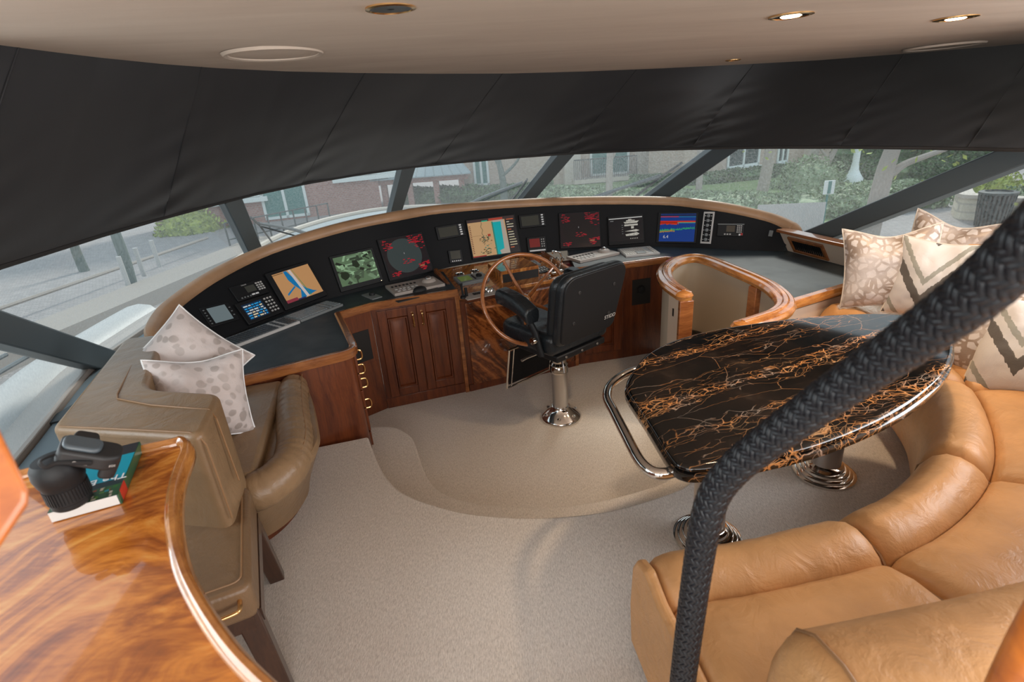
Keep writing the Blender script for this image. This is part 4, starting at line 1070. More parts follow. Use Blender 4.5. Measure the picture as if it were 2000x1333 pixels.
rp_ = [(p.x, p.y) for p in rpoly([(-.050, -.038), (.062, -.045), (.090, -.030), (.094, .038), (-.050, .044)], [.02, .02, .03, .03, .02], 5)]
cblock(rp_, .080, .125, 'body', M['cbody'], .014)
gp = [(p.x, p.y) for p in rpoly([(.052, -.035), (.092, -.03), (.096, .03), (.055, .035)], .016, 4)]
cblock(gp, .045, .10, 'grip', M['cbody'], .014)
hp = [(p.x, p.y) for p in rpoly([(-.030, .03), (.035, .03), (.028, .066), (-.022, .066)], .012, 4)]
cblock(hp, .055, .13, 'viewfinder_hump', M['cbody'], .012)
sp_ = [(p.x, p.y) for p in rpoly([(-.045, -.030), (.040, -.033), (.045, .025), (-.045, .030)], .022, 5)]
cblock(sp_, .122, .137, 'screen_back', mat('camera back grey', (.075, .095, .11), .4), .006)
MB().tube(cr([L_(-.052, -.02, .10), L_(-.075, -.035, .085), L_(-.06, -.045, .075), L_(-.04, -.04, .088), L_(0, -.046, .10), L_(.03, -.046, .105)], 5), .0022, 6, sx=2).build('strap', M['blackp'], cm)
text('Canon', 'maker_name', M['silver'], frame(L_(.005, -.0468, .1), MT @ V((1, .0, 0)), MT @ V((0, 0, 1))), .008, cm)
text('EOS', 'model_name', M['silver'], frame(L_(.076, -.0405, .1), MT @ V((1, .5, 0)), MT @ V((0, 0, 1))), .006, cm)
# ================================================================== BRAIDED RAIL
bpx = [(2420, 40, .275), (2270, 200, .30), (2150, 330, .335), (2075, 415, .36), (1985, 500, .395), (1890, 585, .44), (1780, 665, .50), (1680, 733, .56), (1580, 803, .62), (1490, 870, .68), (1435, 915, .72), (1398, 962, .755), (1378, 1020, .785), (1364, 1100, .83), (1350, 1200, .885), (1336, 1310, .95), (1322, 1430, 1.02), (1312, 1540, 1.08)]
BP = cr([atd(*q) for q in bpx], 16)
br = thing('stair_handrail', 'handrail wrapped in braided black leather, sweeping across the right foreground', 'handrail', tuple(BP[-1]))
RB = .0215
MB().tube(BP, RB*.93, 20).build('core', M['blackl'], br)
dB = [0]
for a, b in zip(BP[:-1], BP[1:]): dB.append(dB[-1]+(b-a).length)
NB = 1100; Lb = dB[-1]
fr = []; up_ = None; j = 0
for i in range(NB+1):
    s = Lb*i/NB
    while j < len(dB)-2 and dB[j+1] < s: j += 1
    k = (s-dB[j])/(dB[j+1]-dB[j]); p = BP[j].lerp(BP[j+1], k); t = (BP[min(j+2, len(BP)-1)]-BP[max(j-1, 0)]).normalized()
    if up_ is None: up_ = V((0, 0, 1))
    a = t.cross(up_).normalized(); b = a.cross(t).normalized(); up_ = b
    fr.append((p, a, b, t))
NS = 16; pitch = .16
M['strand'] = mat('braided black leather', (.006, .007, .010), .34, spec=.38)
for sgn, nm in ((1, 'braid_strands'), (-1, 'braid_strands')):
    mb = MB()
    for q in range(NS):
        rows = []
        for i in range(0, NB+1, 2):
            s = Lb*i/NB; th_ = sgn*2*pi*s/pitch+2*pi*q/NS+(.0 if sgn > 0 else pi/NS)
            # over-two under-two weave
            over = sgn*sin(pi*NS*s/pitch+pi/4)
            p, a, b, t = fr[i]; d = a*cos(th_)+b*sin(th_); e = -a*sin(th_)+b*cos(th_)
            slope = sgn*2*pi*RB/pitch; tg = (t+e*slope).normalized(); wd_ = tg.cross(d).normalized()
            rc = RB*(.98+.035*over); c_ = p+d*rc
            w_ = .0035; h_ = .0011
            rows.append([c_-wd_*w_-d*h_, c_-wd_*w_*.7+d*h_*.5, c_+d*h_, c_+wd_*w_*.7+d*h_*.5, c_+wd_*w_-d*h_])
        mb.grid(rows)
    mb.build(nm, M['strand'], br, ang=60)['label'] = 'interwoven black leather strands running %s-handed' % ('right' if sgn > 0 else 'left')
# ================================================================== PILLOWS
def pillow(label, c, nrm, upv, size, th, m__, dent=.10, seed=0, group=None, lean=0, name='throw_pillow', back='pfabric'):
    """square cushion: c centre, nrm facing direction, upv up"""
    z = V(nrm).normalized(); x = V(upv).cross(z).normalized(); y = z.cross(x)
    Mx = Matrix((x, y, z)).transposed()
    N = 36; half_ = size/2; grids = []
    for sgn in (1, -1):
        rows = []
        for j in range(N+1):
            v = -1+2*j/N; row = []
            for i in range(N+1):
                u = -1+2*i/N
                f = max(0, (1-abs(u)**2.6)*(1-abs(v)**2.6))**.55
                px_ = u*(1-.09*(1-v*v)); py_ = v*(1-.09*(1-u*u))
                if dent: 
                    dd_ = exp(-(u*1.6)**2)*max(0, v)**1.5; py_ -= dent*2*dd_; f *= 1-.45*exp(-(u*3.2)**2)*max(0, v)**1.2
                wv = .10*noise.noise(V((u*2.2+seed, v*2.2, sgn*3)))+.05*noise.noise(V((u*6+seed, v*6, sgn*5)))
                zz = sgn*th*.5*f*(1+wv)+.010*noise.noise(V((u*2, v*2, seed+9)))
                row.append(V((px_*half_, py_*half_, zz)))
            rows.append(row)
        grids.append(rows)
    t = thing(name, label, 'pillow', tuple(c), group)
    t.rotation_euler = Mx.to_euler()
    mb = MB().grid(grids[0]); fo = mb.build('front', M[m__], t, local=True, fix=False, ang=180)
    mb = MB().grid([r[::-1] for r in grids[1]]); mb.build('back', M[back], t, local=True, fix=False, ang=180)
    edge_ = [grids[0][0][i] for i in range(N)]+[grids[0][j][N] for j in range(N)]+[grids[0][N][i] for i in range(N, 0, -1)]+[grids[0][j][0] for j in range(N, 0, -1)]
    MB().tube(edge_, .0035, 6, closed=True).build('piping', M['white'] if m__ == 'leo' else M['leo_net'] if False else M['pfabric'], t, local=True)
    return t
# left pair on the loveseat
pc = V((-1.36, 2.05, .655)); pillow('pale spotted pillow leaning against the loveseat back, nearer the desk, its top corner up', pc, V((.42, -.74, .42)), V((-.95, .40, .50)), .36, .17, 'leo', .0, 1, back='leo')
pc = V((-1.215, 1.845, .595)); pillow('pale spotted pillow in front of the other one, tucked behind the loveseat arm', pc, V((.62, -.62, .40)), V((.14, .16, 1)), .345, .22, 'leo', .05, 5, back='leo')
# right group
pillow('brown netted pillow with two pointed corners, leftmost on the far bench', V((1.99, 2.64, .655)), V((-.50, -.82, .28)), V((.02, .25, 1)), .43, .15, 'leo_net', .10, 2, back='leo_net')
pillow('grey and white ikat pillow leaning on the netted pillow, far bench', V((2.10, 2.44, .63)), V((-.78, -.58, .28)), V((.20, .15, 1)), .40, .14, 'ikat', .02, 3)
pillow('brown netted pillow standing behind the ikat pillow, only its corner showing above', V((2.30, 2.66, .69)), V((-.75, -.5, .25)), V((.30, .1, 1)), .42, .13, 'leo_net', .12, 4, back='leo_net')
pillow('brown netted pillow lying at the right edge below the handrail, nearer the table', V((2.00, 2.02, .56)), V((-.85, -.30, .55)), V((.5, -.1, 1)), .44, .15, 'leo_net', .04, 6, back='leo_net')
pillow('grey and white ikat pillow at the far right edge, topmost of the lower pair', V((2.03, 1.80, .55)), V((-.80, -.30, .65)), V((.25, .35, 1)), .44, .16, 'ikat', .04, 8)
# ================================================================== INSTRUMENTS ON THE PANEL
def on_face(px, py):
    d = ray(px, py); best = None
    for i in range(len(FB)-1):
        a, b, c = FB[i], FB[i+1], FT[i]
        n = (b-a).cross(c-a); k = d.dot(n)
        if abs(k) < 1e-9: continue
        t = (a-EYE).dot(n)/k; p = EYE+d*t
        if t < 1.5 or t > 6: continue
        # parameter along the panel at that height
        h = (p.z-ZD)/(max(.05, FT[i].z-ZD)); a2 = a.lerp(FT[i], h); b2 = b.lerp(FT[i+1], h)
        e = b2-a2; s = (p-a2).dot(e)/e.length_squared
        err = 0 if 0 <= s <= 1 else min(abs(s), abs(s-1))
        if best is None or err < best[0]: best = (err, p)
    return best[1]
class Plate:
    """rectangular device fitted to four picture corners TL TR BR BL lying on a surface"""
    def __init__(s, q, fn, lift=.002):
        P = [fn(*c) for c in q]
        s.x = ((P[1]-P[0])+(P[2]-P[3])).normalized(); yv = ((P[0]-P[3])+(P[1]-P[2]))
        s.n = s.x.cross(yv).normalized(); s.y = s.n.cross(s.x)
        s.W = ((P[1]-P[0]).length+(P[2]-P[3]).length)/2; s.H = abs(((P[0]-P[3])+(P[1]-P[2])).dot(s.y))/2
        c = sum(P, V((0, 0, 0)))/4
        s.o = c-s.x*s.W/2-s.y*s.H/2+s.n*lift
    def p(s, u, v, d=0): return s.o+s.x*(s.W*u)+s.y*(s.H*v)+s.n*d
    def box(s, mb, u0, v0, u1, v1, d0, d1, col=None): return mb.obox(s.p(u0, v0, d0), s.x*(s.W*(u1-u0)), s.y*(s.H*(v1-v0)), s.n*(d1-d0), col)
    def quad(s, mb, u0, v0, u1, v1, d, col): return mb.add([s.p(u0, v0, d), s.p(u1, v0, d), s.p(u1, v1, d), s.p(u0, v1, d)], [(0, 1, 2, 3)], col)
    def poly(s, mb, pts, d, col): return mb.add([s.p(u, v, d) for u, v in pts], [tuple(range(len(pts)))], col)
    def fr(s, u, v, d): return frame(s.p(u, v, d), s.x, s.y)
def device(name, label, cat, q, fn=on_face, th=.012, body='blackp', bev=.003, group=None, lift=.0):
    P = Plate(q, fn, lift)
    if cat: t = thing(name, label, cat, tuple(P.p(.5, .5)), group)
    else:
        t = bpy.data.objects.new(name, None); COL.objects.link(t); t.parent = con; ROOT[t] = ROOT[con]; t['label'] = label
    mb = MB(); P.box(mb, 0, 0, 1, 1, -.004, th); P.body = mb.build('casing', M[body], t, bevel=bev); P.t = t; P.th = th
    return P
def display(P, u0, v0, u1, v1, draw, d=.001):
    """draw(mb, q, poly) in unit coordinates, y up"""
    mb = MB(); lay = [0]
    def M_(u, v): return u0+(u1-u0)*u, v0+(v1-v0)*v
    def q(a, b, c, e, col): lay[0] += 1; x0, y0 = M_(a, b); x1, y1 = M_(c, e); P.quad(mb, x0, y0, x1, y1, P.th+d+lay[0]*.00001, col)
    def poly(pts, col): lay[0] += 1; P.poly(mb, [M_(*k) for k in pts], P.th+d+lay[0]*.00001, col)
    draw(q, poly)
    return mb.build('screen', M['screen'], P.t, fix=False, flat=True)
def buttons(P, cells, w, h, mat_='keys_l', name='button', d=.004, cap=100):
    if len(cells) > cap:
        mb = MB()
        for u, v in cells: P.box(mb, u-w/2, v-h/2, u+w/2, v+h/2, P.th-.001, P.th+d)
        return mb.build(name, M[mat_], P.t)
    for u, v in cells:
        mb = MB(); P.box(mb, u-w/2, v-h/2, u+w/2, v+h/2, P.th-.001, P.th+d); mb.build(name, M[mat_], P.t)
def bezel(P, u0, v0, u1, v1, w=.02, mat_='blackp', d=.004):
    mb = MB(); P.box(mb, u0-w, v0-w, u1+w, v0, P.th, P.th+d); P.box(mb, u0-w, v1, u1+w, v1+w, P.th, P.th+d); P.box(mb, u0-w, v0, u0, v1, P.th, P.th+d); P.box(mb, u1, v0, u1+w, v1, P.th, P.th+d)
    mb.build('bezel', M[mat_], P.t)
rnd = random.Random(11)
def d_grey(q, poly): q(0, 0, 1, 1, (.11, .13, .13))
def d_off(q, poly): q(0, 0, 1, 1, (.035, .035, .028))
# 1 small grey display
P = device('display', 'small pale-grey flush display, leftmost on the panel, beside the pillow', 'display', [(392, 602), (450, 590), (463, 625), (407, 643)], th=.006)
display(P, .2, .12, .82, .9, lambda q, p: q(0, 0, 1, 1, (.15, .19, .20))); buttons(P, [(.09, .15+.14*i) for i in range(6)]+[(.91, .3+.2*i) for i in range(3)], .05, .05, 'grey', 'button', .002)
# 2 radio
P = device('radio', 'black marine radio with keypad at left, above the lit text unit', 'radio', [(448, 564), (510, 546), (521, 574), (461, 592)], th=.014)
display(P, .40, .35, .70, .78, d_off); buttons(P, [(.78+.08*i, .35+.15*j) for i in range(3) for j in range(4)], .05, .09, 'silver')
buttons(P, [(.15+.09*i, .12) for i in range(4)], .04, .08, 'grey'); buttons(P, [(.52, .16), (.64, .16)], .09, .09, 'white'); text('SAILOR', 'maker_name', M['silver'], P.fr(.42, .90, P.th+.001), .011, P.t)
# 3 text unit
P = device('navigation_unit', 'black unit with small blue lit text screen and keypad, below the left radio', 'navigation unit', [(459, 595), (529, 576), (550, 611), (481, 641)], th=.02)
def d_txt(q, poly):
    q(0, 0, 1, 1, (.005, .02, .05))
    for j in range(6):
        x = .05
        while x < .9:
            w = .05+rnd.random()*.2; c = [(.02, .30, .65), (.7, .6, .4), (.55, .60, .62), (.02, .30, .65)][rnd.randrange(4)]
            q(x, .07+j*.15, min(.97, x+w), .15+j*.15, c); x += w+.04
display(P, .10, .14, .64, .86, d_txt); buttons(P, [(.73+.085*i, .22+.15*j) for i in range(3) for j in range(5)], .045, .07, 'silver')
# 4 chart monitor
P = device('monitor', 'monitor showing an orange and blue chart, leftmost large screen', 'monitor', [(517, 538), (600, 511), (638, 579), (555.5, 609)], th=.02)
def d_chart(q, poly):
    q(0, 0, 1, 1, (.52, .27, .11)); B = (.0, .17, .40)
    poly([(.30, .99), (.38, .99), (.52, .52), (.62, .30), (.80, .12), (.86, .10), (.62, .10), (.50, .0), (.38, .0), (.48, .28), (.38, .48), (.31, .70)], B)
    poly([(.12, .28), (.38, .46), (.40, .42), (.12, .22)], B); poly([(.62, .22), (.86, .10), (.60, .04)], B)
    poly([(.42, .99), (.49, .99), (.62, .02), (.54, .02)], (.60, .52, .48)); poly([(.52, .99), (.53, .99), (.68, .03), (.66, .03)], (.04, .25, .10))
    q(0, 0, .30, .10, (.25, .03, .05)); q(.3, 0, .5, .04, (.02, .02, .1)); q(.0, .95, .28, .97, (.1, .05, .02))
display(P, .11, .13, .95, .92, d_chart)
# 5 engine-room monitor
P = device('monitor', 'monitor showing a green-tinted camera view of machinery', 'monitor', [(643, 502), (726, 484), (749, 550), (664, 573)], th=.016)
def d_cctv(q, poly):
    q(0, 0, 1, 1, (.10, .17, .09)); r = random.Random(5)
    for i in range(70):
        x, y = r.random(), r.random(); w, h = .05+r.random()*.22, .03+r.random()*.08; a = r.random()*pi; g_ = r.choice([.02, .05, .10, .25, .42, .5])
        pts = [(x+ca*w*cos(a)-cb*h*sin(a), y+ca*w*sin(a)+cb*h*cos(a)) for ca, cb in ((-.5, -.5), (.5, -.5), (.5, .5), (-.5, .5))]
        pts = [(min(1, max(0, u)), min(1, max(0, v))) for u, v in pts]; poly(pts, (g_*.62, g_, g_*.58))
    for cx0, cy0, rr_ in ((.16, .34, .11), (.52, .6, .07)):
        poly([(cx0+rr_*cos(k*pi/8), cy0+rr_*1.2*sin(k*pi/8)) for k in range(16)], (.008, .02, .008))
display(P, .06, .13, .94, .93, d_cctv); text('.', 'power_light', M['lampglow'], P.fr(.95, .06, P.th+.001), .02, P.t)
# 6 radar left
def radar(cx0, fillc, bright):
    def f(q, poly):
        q(0, 0, 1, 1, (.012, .008, .01)); r = random.Random(8)
        poly([(.47+.40*cos(k*pi/20), .52+.44*sin(k*pi/20)) for k in range(40)], fillc)
        R1 = (.42*bright, .008, .02)
        for (x0, y0, x1, y1, n) in ((.02, .72, .20, .97, 16), (.62, .80, .98, .98, 34), (.70, .62, .97, .80, 10), (.70, .06, .97, .28, 26), (.03, .03, .22, .14, 12), (.36, .30, .62, .42, 12)):
            for i in range(n):
                x = x0+r.random()*(x1-x0); y = y0+r.random()*(y1-y0); q(x, y, min(1, x+.03+r.random()*.05), min(1, y+.018), R1)
        q(.75, .16, .86, .20, (.30, .12, .06)); q(.46, .56, .475, .60, (.3, .3, .3))
    return f
P = device('radar_monitor', 'radar monitor with grey disc and red readouts, left of the steering console', 'radar screen', [(735, 470), (820, 454.5), (847, 530), (759.5, 551)], th=.016)
display(P, .03, .03, .97, .97, radar(0, (.035, .05, .05), 1))
# 7-8
P = device('display', 'small blank display with white side buttons, upper left of the central chart', 'display', [(849, 444), (903, 436), (909, 460), (855, 470.5)], th=.014)
display(P, .08, .14, .74, .86, d_off); buttons(P, [(.86, .15+.175*j) for j in range(5)], .08, .10, 'white')
P = device('display', 'little square blank display with dots below, lower left of the central chart', 'display', [(873, 490), (901, 488), (903, 512), (879, 516)], th=.014)
display(P, .14, .3, .86, .92, d_off); buttons(P, [(.2+.15*j, .14) for j in range(5)], .08, .07, 'white')
# 9 chart plotter
P = device('chart_plotter', 'chart screen with turquoise channel and tan land, in the middle of the panel', 'chart plotter', [(908, 431), (1003, 419), (1019, 494), (923, 508)], th=.016)
def d_plot(q, poly):
    q(0, 0, 1, 1, (.54, .33, .16)); r = random.Random(2)
    poly([(.52, .94), (.76, .93), (.80, 0), (.55, 0)], (.42, .36, .30)); poly([(.53, .88), (.70, .88), (.68, .14), (.58, .10), (.60, 0), (.52, 0)], (.0, .38, .40)); q(.50, 0, .53, .9, (.03, .22, .16))
    q(.79, 0, 1, 1, (.02, .018, .02)); q(0, .93, 1, 1, (.05, .03, .03)); q(0, .0, .28, .03, (.3, .02, .02)); q(.3, .925, .42, .955, (.0, .4, .25))
    for i in range(12):
        q(.82, .90-i*.07, .82+.05+r.random()*.11, .925-i*.07, r.choice([(.5, .12, .05), (.55, .5, .4), (.5, .45, .3)]))
    for i in range(16): q(.015, .10+i*.048, .05, .12+i*.048, (.12, .03, .02))
    for i in range(60):
        y = .03+r.random()*.5; x = .30+r.gauss(0, .06)+(.3-y)*.1; q(x, y, x+.015+r.random()*.03, y+.01+r.random()*.02, r.choice([(.03, .10, .06), (.02, .02, .02), (.05, .2, .15), (.1, .06, .02)]))
    for i in range(22): y = .3+i*.028; q(.27+.012*sin(i), y, .285+.012*sin(i), y+.02, (.08, .09, .05))
    q(.38, .52, .44, .58, (.40, .04, .02)); q(.05, .56, .25, .566, (.2, .1, .05)); q(.45, .93, .75, .99, (.40, .05, .03))
display(P, .02, .04, .97, .97, d_plot)
# 10-11
P = device('display', 'small blank display with white side buttons, upper right of the central chart', 'display', [(1011, 421), (1062, 417), (1067, 441), (1017, 448)], th=.014)
display(P, .08, .14, .74, .86, d_off); buttons(P, [(.88, .15+.175*j) for j in range(5)], .08, .09, 'white')
P = device('display', 'little display with dark red screen and white strip, lower right of the central chart', 'display', [(1027, 465), (1064, 462), (1069, 491), (1032, 495)], th=.016)
display(P, .12, .32, .66, .88, lambda q, p: q(0, 0, 1, 1, (.16, .015, .015))); buttons(P, [(.76+.11*i, .35+.15*j) for i in range(2) for j in range(4)], .05, .07, 'silver'); buttons(P, [(.5, .1)], .82, .09, 'white', 'label_strip')
# 12 radar right
P = device('radar_monitor', 'radar monitor with black disc and red readouts, right of the central chart', 'radar screen', [(1090, 416.5), (1169, 414), (1175, 482), (1095, 488)], th=.014)
display(P, .02, .02, .98, .98, radar(0, (.010, .008, .009), .75)); 
# 13 vessel status
P = device('monitor', 'monitor showing white yacht plan drawings on black', 'monitor', [(1186, 425), (1254, 419), (1260, 475), (1190, 481)], th=.02)
def d_ves(q, poly):
    q(0, 0, 1, 1, (.008, .008, .01)); q(.0, .95, 1, .99, (.5, .5, .48)); r = random.Random(3); Wt = (.50, .48, .42)
    poly([(.44, .80), (.90, .82), (.84, .73), (.48, .73)], Wt); q(.52, .82, .78, .87, Wt); q(.58, .87, .68, .91, Wt)
    q(.46, .62, .86, .69, Wt); q(.66, .50, .74, .60, Wt); poly([(.46, .40), (.80, .46), (.90, .41), (.80, .36)], Wt); poly([(.48, .27), (.82, .33), (.90, .26), (.82, .20), (.5, .20)], Wt)
    for i in range(40): x = .47+r.random()*.4; y = .2+r.random()*.7; q(x, y, x+.02, y+.012, (.01, .01, .01))
    for i in range(5): q(.38, .3+i*.09, .42, .32+i*.09, (.2, .2, .2)); q(.62+i*.05, .06, .64+i*.05, .10, Wt)
    q(.04, .86, .14, .89, (.2, .2, .2))
display(P, .03, .12, .97, .93, d_ves)
# 14 sonar
P = device('depth_sounder', 'depth sounder screen of red and green traces on blue reading 6.4', 'depth sounder', [(1285, 416), (1364, 415), (1360, 476), (1283, 475)], th=.012)
def d_son(q, poly):
    q(0, 0, 1, 1, (.0, .035, .22)); r = random.Random(4)
    q(0, .88, .52, .91, (.5, .03, .01)); q(.52, .88, 1, .90, (.02, .20, .22)); q(0, .93, 1, .97, (.01, .01, .02))
    n = 60
    for i in range(n):
        x0, x1 = i/n, (i+1)/n
        if i < 32: y = .60+.05*r.random(); q(x0, y, x1, .72, (.62, .035, .0)); q(x0, .66, x1, .69, (.20, .0, .0))
        q(x0, .71, x1, .75, (.45, .01, .01))
        if i >= 30: q(x0, .66, x1, .70, (.03, .28, .24)); q(x0, .69, x1, .72, (.5, .08, .02))
        y = .36+.08*i/n+.04*r.random(); q(x0, y, x1, y+.05*r.random()+.02, (.02, .32, .12)); 
        if i < 26: q(x0, y-.05, x1, y-.02+.03*r.random(), (.40, .22, .02))
display(P, .07, .05, .95, .95, d_son); text('6.4', 'depth_reading', M['white'], P.fr(.24, .20, P.th+.003), .035, P.t)
# 15 switch strip
P = device('switch_panel', 'narrow vertical silver-framed switch panel right of the depth sounder', None, [(1373, 414), (1394, 414), (1391, 477), (1370, 476)], th=.010, body='silver')
mb = MB(); P.box(mb, .14, .06, .86, .94, P.th, P.th+.002); mb.build('inlay', M['blackm'], P.t)
for j in range(6):
    c_ = P.p(.5, .13+.148*j, P.th+.002); MB().lathe([(.013, 0), (.013, .006), (.009, .009), (0, .009)], c_, 16, M=P.n.to_track_quat('Z', 'Y').to_matrix()).build('knob', M['grey'], P.t)
buttons(P, [(.22, .13+.148*j) for j in range(6)]+[(.78, .13+.148*j) for j in range(6)], .06, .02, 'white', 'mark', .003)
# 16 radio right
P = device('radio', 'black marine radio with keypad and red button at the right end of the panel', 'radio', [(1402, 438), (1453, 438), (1453, 463), (1401, 462)], th=.016)
mb = MB(); P.box(mb, 0, .93, 1, 1.0, P.th-.002, P.th+.003); mb.build('top_edge', M['grey'], P.t)
display(P, .34, .36, .66, .86, lambda q, p: q(0, 0, 1, 1, (.05, .04, .03))); buttons(P, [(.76+.07*i, .35+.16*j) for i in range(3) for j in range(4)], .045, .09, 'silver'); buttons(P, [(.86, .14)], .06, .14, 'lampglow' if False else 'white'); buttons(P, [(.30+.1*i, .17) for i in range(3)], .06, .10, 'silver')
mb = MB(); P.box(mb, .90, .10, .97, .26, P.th, P.th+.004); mb.build('red_button', mat('red button', (.45, .02, .02), .4), P.t)
# 17 small socket
P = device('rocker_switch', 'small dark rocker switch near the right tip of the panel', 'switch', [(1502, 450), (1510, 451), (1509, 463), (1501, 462)], th=.006, body='grey')
# ================================================================== ON THE DESKS
def desk_pt(x, y): return at(x, y, ZD+.001)
def keyboard(name, label, q, body, kmat, rows_=5, cols=20, cat='keyboard'):
    P = device(name, label, cat, q, desk_pt, th=.014, body=body)
    mb = MB()
    for j in range(rows_):
        for i in range(cols):
            if i in (int(cols*.72), int(cols*.8)): continue
            u = .02+.96*i/cols; v = .08+.84*j/rows_; P.box(mb, u, v, u+.80*.96/cols, v+.74*.84/rows_, P.th, P.th+.005)
    o = mb.build('keys', M[kmat], P.t); o['kind'] = 'stuff'; return P
M['keys_w'] = mat('worn key caps', (.24, .27, .28), .35)
keyboard('keyboard', 'long black keyboard lying on the left desk, leftmost', [(428, 670), (560, 622), (581, 633), (452, 684)], 'silver', 'keys')
keyboard('keyboard', 'thin grey keyboard on the left desk below the orange chart monitor', [(560, 621), (642, 589), (666, 600), (583, 631)], 'grey', 'keys_w', 5, 18)
def tracker(label, q, ball_u):
    P = device('trackball_keypad', label, 'trackball keypad', q, desk_pt, th=.018, body='lgrey', group=None)
    buttons(P, [(.08+.075*i, .66) for i in range(7)], .035, .10, 'blackp'); buttons(P, [(.10+.08*i, .38) for i in range(6)], .05, .12, 'silver'); buttons(P, [(.12+.1*i, .18) for i in range(4)], .06, .10, 'silver')
    c_ = P.p(ball_u, .55, P.th); Mx = P.n.to_track_quat('Z', 'Y').to_matrix()
    MB().lathe([(.052, -.005), (.046, .012), (.032, .022), (.024, .022)], c_, 24, M=Mx).build('ball_housing', M['lgrey'], P.t)
    MB().lathe([(.023, .018), (.021, .028), (.013, .036), (0, .039)], c_, 24, M=Mx).build('trackball', M['bsteel'], P.t); return P
tracker('beige trackball keypad on the left desk below the left radar monitor', [(757, 562), (852, 543), (864, 560), (767, 580)], .80)
tracker('beige trackball keypad on the right desk, behind the helm chair', [(1112, 505), (1186, 488), (1206, 499), (1127, 515)], .80)
P = device('mouse_mat', 'thin dark mat under the black mouse by the left trackball keypad', 'mat', [(767, 584), (858, 561), (866, 569), (776, 592)], desk_pt, th=.003, body='fascia')
c_ = at(820, 568, ZD+.004); mb = MB(); mb.lathe([(.0, .030), (.012, .029), (.022, .022), (.028, .010), (.030, 0), (0, 0)], (0, 0, 0), 20); mb.v = [V((p.x, p.y*1.75, p.z)) for p in mb.v]
mm_ = Matrix.Rotation(radians(-55), 3, 'Z'); mb.v = [mm_ @ p+c_ for p in mb.v]; tag(mb.build('mouse', M['blackp']), 'black computer mouse on the small dark mat', 'mouse')
P = device('control_pad', 'small dark control pad with a knob, on the desk edge above the two-door cabinet', 'control pad', [(711, 576), (730, 571), (742, 582), (722, 588)], desk_pt, th=.006, body='grey')
MB().lathe([(.02, 0), (.02, .012), (.014, .02), (0, .022)], P.p(.6, .55, P.th), 16).build('knob', M['blackp'], P.t)
P = keyboard('keyboard', 'small white keyboard with touchpad on the right desk below the yacht plan monitor', [(1208, 489), (1271, 484), (1287, 497), (1220, 504)], 'silver', 'keys_l', 4, 14)
mb = MB(); P.box(mb, .36, .06, .62, .34, P.th+.005, P.th+.007); mb.build('touchpad', M['grey'], P.t)
# ================================================================== ON THE STEERING CONSOLE
def ptop(x, y):
    z = .45
    for _ in range(6): p = at(x, y, z); z = pz(V((p.x, p.y, 0)))
    return at(x, y, z)+V((0, 0, .001))
for (x, y), lb in (((898, 538), 'round chrome gauge on the steering console, left one of the pair'), ((927, 532), 'round chrome gauge on the steering console, right one of the pair')):
    c_ = ptop(x, y); t = thing('gauge', lb, 'gauge', tuple(c_), 'chrome gauges on the steering console')
    MB().lathe([(.036, 0), (.036, .012), (.030, .016), (.028, .010)], c_, 28).build('bezel', M['chrome'], t)
    MB().lathe([(.029, .010), (0, .010)], c_, 28).build('dial', M['blackm'], t)
    MB().box(c_+V((0, 0, .0115)), (.003, .034, .001)).build('needle', M['white'], t)
P = device('autopilot', 'grey autopilot unit with green display on the steering console', 'autopilot', [(889, 546), (944, 536), (953, 549), (896, 561)], ptop, th=.022, body='grey')
display(P, .08, .18, .48, .82, lambda q, p: q(0, 0, 1, 1, (.09, .12, .03))); buttons(P, [(.58, .5)], .04, .6, 'blackp')
MB().lathe([(.022, 0), (.022, .012), (.014, .018), (0, .018)], P.p(.77, .5, P.th), 20, M=P.n.to_track_quat('Z', 'Y').to_matrix()).build('dial_knob', M['blackp'], P.t)
P = device('control_plate', 'pale metal control plate with rocker switches at the front left of the console', 'control plate', [(904, 577), (962, 564), (976, 574), (909, 588)], ptop, th=.004, body='lgrey')
buttons(P, [(.34+.075*i, .62) for i in range(5)], .06, .24, 'blackp', 'rocker', .006)
for u, v in ((.76, .78), (.84, .42), (.74, .40)): MB().lathe([(.012, 0), (.012, .008), (.008, .018), (.010, .024), (0, .026)], P.p(u, v, P.th), 16).build('knob', M['chrome'], P.t)
c_ = ptop(905, 583); t = thing('joystick', 'black joystick lever cluster at the left corner of the steering console', 'joystick', tuple(c_))
MB().lathe([(.022, 0), (.020, .012), (.010, .02)], c_, 18).build('base', M['blackp'], t)
MB().tube([c_+V((0, 0, .015)), c_+V((-.004, .004, .06)), c_+V((-.006, .006, .10))], [.008, .006, .011], 10).build('stick', M['blackp'], t)
MB().tube([c_+V((.02, .03, .0)), c_+V((.018, .034, .06))], [.012, .009], 10).build('stick', M['blackp'], t)
c_ = ptop(998, 531); t = thing('horn_control', 'pair of chrome throttle levers on a black oval behind the wheel', 'lever', tuple(c_))
MB().lathe([(.085, 0), (.083, .010), (.07, .012), (0, .012)], c_, 36).build('plate', M['blackp'], t)
for s_ in (-1, 1): MB().lathe([(.026, .010), (.028, .022), (.022, .036), (0, .040)], c_+SB*.038*s_, 20).build('cap', M['chrome'], t); MB().tube([c_+SB*.038*s_+V((0, 0, .03)), c_+SB*.05*s_+FW*.02+V((0, 0, .075))], .006, 8).build('lever', M['chrome'], t)
P = device('keypad', 'small grey keypad at the back right of the steering console', 'keypad', [(1018, 515), (1048, 510), (1053, 519), (1022, 525)], ptop, th=.012, body='grey')
buttons(P, [(.14+.145*i, .3+.4*j) for i in range(6) for j in range(2)], .10, .26, 'keys_w')
P = device('switch_plate', 'black switch plate on the right of the steering console, behind the wheel spoke', 'switch plate', [(1042, 524), (1068, 520), (1074, 531), (1048, 537)], ptop, th=.006, body='blackp')
